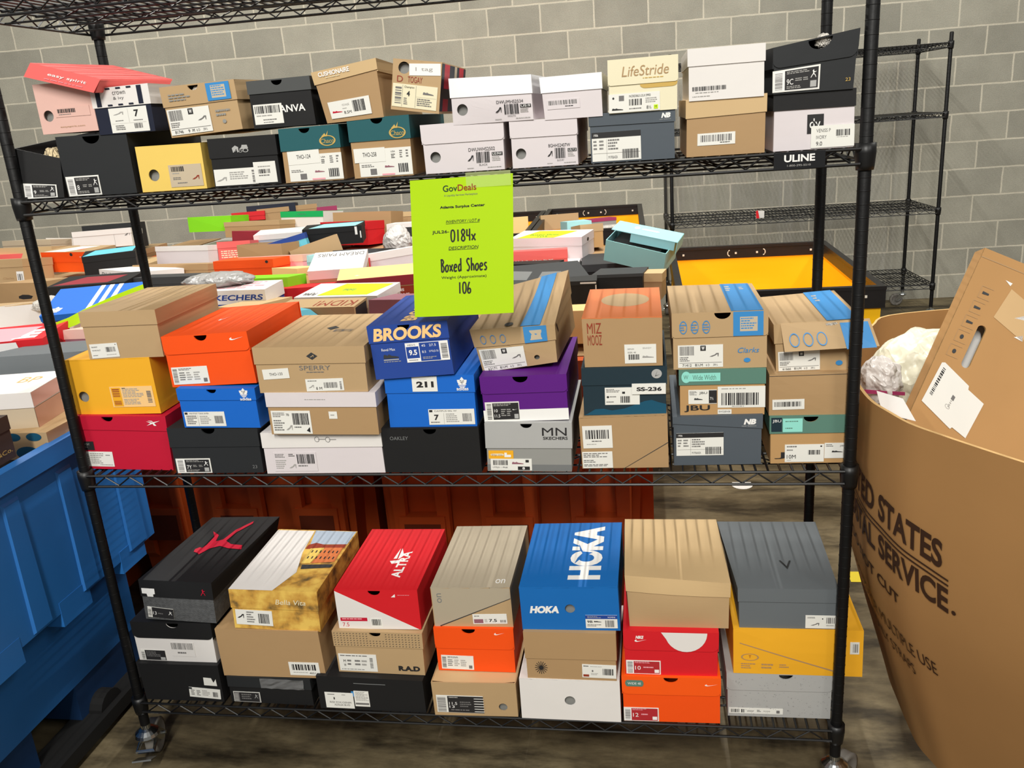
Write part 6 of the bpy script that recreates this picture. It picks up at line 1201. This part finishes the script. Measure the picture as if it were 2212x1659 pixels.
zs = [.13 + .87 * i / 26 for i in range(27)]; m = MB(); n = len(plan)
for k_, fl_ in ((0, 1), (.007, 0)):
    vs = [shift(p, z, k_) for z in zs for p in plan]; fs = []
    for i in range(len(zs) - 1):
        for j in range(n): q = (i * n + j, i * n + (j + 1) % n, (i + 1) * n + (j + 1) % n, (i + 1) * n + j); fs.append(q if fl_ else tuple(reversed(q)))
    m.add(vs, fs, KC)
m.add([shift(p, 1.0, 0) for p in plan] + [shift(p, 1.0, .007) for p in plan], [(j, (j + 1) % n, n + (j + 1) % n, n + j) for j in range(n)], KE)
# printing follows the curved wall: s = distance along it from a reference point, towards the viewer
seg = plan[:56]; cum = [0]
for a_, b_ in zip(seg, seg[1:]): cum.append(cum[-1] + math.dist(a_, b_))
def onwall(s_, z):
    for i in range(len(seg) - 1):
        if s_ <= cum[i + 1] or i == len(seg) - 2:
            t = (s_ - cum[i]) / (cum[i + 1] - cum[i]); p = (seg[i][0] * (1 - t) + seg[i + 1][0] * t, seg[i][1] * (1 - t) + seg[i + 1][1] * t)
            return shift(p, z, -.0022)
ref = cum[36]
TL_ = -.16
def wtext(st, s0, z0, s1, z1, bold=.03):
    v, f_, a0, a1, b0, b1 = text_geo(st, bold)
    m.add([onwall(ref + s0 + (s1 - s0) * (a - a0) / (a1 - a0), z0 + (z1 - z0) * (b_ - b0) / (b1 - b0) + TL_ * (s0 + (s1 - s0) * (a - a0) / (a1 - a0) - s1)) for a, b_ in v], f_, KI)
TL_ = -.16
wtext('UNITED STATES', -.45, .73, -.055, .79, .03); wtext('POSTAL SERVICE', -.445, .638, -.04, .694, .03)
for z0 in (.713, .702): m.add([onwall(ref - .46 + .42 * i / 30, z0 + dz_ + TL_ * (-.46 + .42 * i / 30 + .055)) for i in range(31) for dz_ in (0, .004)], [(2 * i, 2 * i + 2, 2 * i + 3, 2 * i + 1) for i in range(30)], KI)
m.add([onwall(ref - .028 + .005 * cos(a_), .647 + .005 * sin(a_)) for a_ in [i * pi / 5 for i in range(10)]], [tuple(range(10))], KI)
wtext('DO NOT CUT', -.43, .585, -.17, .612, .02); wtext('DESIGNED FOR MULTIPLE USE', -.50, .455, -.09, .488, .02); wtext('REMOVE ONLY STRAPS', -.46, .41, -.165, .438, .02)
R = tag(empty('bulk_carton', (0, 0, 0)), 'tall brown corrugated octagonal carton with dark postal lettering, right of the rack', 'carton'); SL = m.build('sleeve', R, True); SL.data.set_sharp_from_angle(angle=radians(35))
p_ = MB(); WD = mat('pallet_wood', (120, 96, 66), rough=.85, var=.2)
for yy in (-.4, 0, .4): p_.box(2.18, yy - .05, 0, 2.95, yy + .05, .09, WD)
for xx in (2.2, 2.36, 2.52, 2.68, 2.84): p_.box(xx, -.45, .09, xx + .12, .55, .125, WD)
tag(p_.build('pallet'), 'wooden pallet under the octagonal carton', 'pallet')
# leaning flat carton inside it
e1 = Vector((.17, .13, .335)).normalized(); e2 = Vector((.9016, -.0871, -.4237)); e2 = (e2 - e1 * e2.dot(e1)).normalized(); e3 = e1.cross(e2).normalized()
if e3.y < 0: e3 = -e3
B0 = Vector((1.93, .085, .945)) - e1 * .12; L1 = .516; L2 = .55
KB = mat('carton_board', (186, 142, 90), rough=.7, var=.07, scale=6, bump=.12)
R = tag(empty('flat_carton', tuple(B0)), 'large brown cardboard carton with a slot handle leaning inside the octagonal carton', 'cardboard box'); m = MB()
def pc(u, v, o=0): p = e2 * u + e1 * v + e3 * o; return (p.x, p.y, p.z)
m_out = [(0, 0), (L2, 0), (L2, L1), (0, L1)]
slot = [(.0635 + .0095 * cos(radians(a_)), (.35 if a_ < 180 else .27) + .0095 * sin(radians(a_))) for a_ in list(range(0, 181, 20)) + list(range(180, 361, 20))]
tri = tessellate_polygon([[Vector((a, b_, 0)) for a, b_ in l] for l in (m_out, slot)]); fl_ = m_out + slot
for o_ in (0, .006): m.add([pc(a, b_, o_) for a, b_ in fl_], [tuple(t) for t in tri], KB)
for l in (m_out, slot): q = len(l); m.add([pc(a, b_, 0) for a, b_ in l] + [pc(a, b_, .006) for a, b_ in l], [(i, (i + 1) % q, q + (i + 1) % q, q + i) for i in range(q)], KE)
m.add([pc(0, 0, .0), pc(0, L1, 0), pc(-.0, L1, .05), pc(-.0, 0, .05)], [(0, 1, 2, 3)], KB); m.add([pc(0, L1, .0), pc(L2, L1, 0), pc(L2, L1, .05), pc(0, L1, .05)], [(0, 1, 2, 3)], KE)
m.add([pc(0, 0, .05), pc(L2, 0, .05), pc(L2, L1, .05), pc(0, L1, .05)], [(0, 1, 2, 3)], mat('tissue_white', (232, 230, 226), rough=.6))
pfn = lambda u, v: pc(u, v, -.001)
for k_, (a, b_) in enumerate(((.03, .285), (.032, .32), (.034, .355), (.036, .39), (.04, .425))):
    items(m, pfn, [('r', a - .013, b_ - .0135, a + .013, b_ - .0125, 'tan2'), ('r', a - .013, b_ + .0125, a + .013, b_ + .0135, 'tan2'), ('r', a - .013, b_ - .0135, a - .012, b_ + .0135, 'tan2')] + ([('s', 'disc', a - .004, b_ - .005, a + .004, b_ + .005, 'char')] if k_ < 2 else [('p', [(a - .007, b_ - .003), (a + .007, b_ - .002), (a + .007, b_ + .002), (a - .007, b_ + .003)], 'char')]), random.Random(1))
m.add([pfn(.075, .385), pfn(.15, .36), pfn(.16, .43), pfn(.085, .455)], [(0, 1, 2, 3)], mat('peeled_tape', (206, 172, 124), rough=.5)); m.add([pfn(.115, .40), pfn(.145, .405), pfn(.14, .418)], [(0, 1, 2)], ink('wht')); m.add([pfn(.066, .468), pfn(.08, .46), pfn(.082, .467)], [(0, 1, 2)], ink('wht')); m.add([pfn(.13, .362), pfn(.15, .36), pfn(.146, .372)], [(0, 1, 2)], ink('wht'))
m.flat([[(.0, .495), (.55, .495), (.55, .497), (0, .497)]], pfn, ink('tan2'))
m.build('board', R)
s_ = MB(); LB = lambda u, v, o: pc(.011 + u * .114 + v * .006, .159 - u * .047 + v * .098, o)
s_.add([LB(u, v, -.0018) for u, v in ((0, 0), (.0, .95), (.05, 1.0), (.62, 1), (.64, .93), (1, .95), (1, .1), (.7, .06), (.68, 0))], [tuple(range(9))], ink('stick'))
s2_ = MB(); items(s2_, lambda u, v: LB(u, v, -.0024), [('bav', .06, .25, .12, .92, 'ink', 24), ('r', .44, .5, .5, .6, 'inkg'), ('ln', .45, .3, .49, .48, 4, 'inkl'), ('s', 'ring', .4, .28, .5, .36, 'inkl')], random.Random(2)); s_.merge(s2_); s_.build('shipping_label', R)
# bagged goods inside the carton
crumple('bagged_quilt', (2.05, .33, .955), .14, .1, .11, bag_mat('cream_quilt', (234, 230, 206), .38, 1, 8, .018), 41, 'puffy cream quilt in a clear bag inside the octagonal carton', 'bagged quilt', n=4, amp=.32)
ZB = crumple('plastic_bag', (1.912, .265, .965), .045, .045, .055, bag_mat('clear_bag2', (228, 222, 218), .3, .85, 12, .012), 42, 'clear zip bag with a magenta seal inside the octagonal carton', 'plastic bag', n=4, amp=.6)
g = MB(); g.add([(-.045, -.052, -.012), (.045, -.05, -.02), (.045, -.05, -.012), (-.045, -.052, -.003), (-.045, -.05, -.012), (.045, -.048, -.02), (.045, -.048, -.012), (-.045, -.05, -.003)], [(0, 1, 2, 3), (7, 6, 5, 4), (0, 4, 5, 1), (3, 2, 6, 7)], ink('magenta')); g.build('zip_seal', ZB)
loose('paper_slip', [(1.868, .06, .96), (1.925, .02, .955), (1.905, .05, .995), (1.862, .09, 1.0)], ink('wht'), 'white printed paper slip at the rim of the octagonal carton', 'paper')
crumple('dark_fabric', (1.935, .13, .895), .04, .06, .045, mat('brown_cloth', (92, 74, 58), rough=.7, var=.4, scale=30, bump=.5), 43, 'dark brown fabric bundle deep inside the octagonal carton', 'fabric', amp=.7)
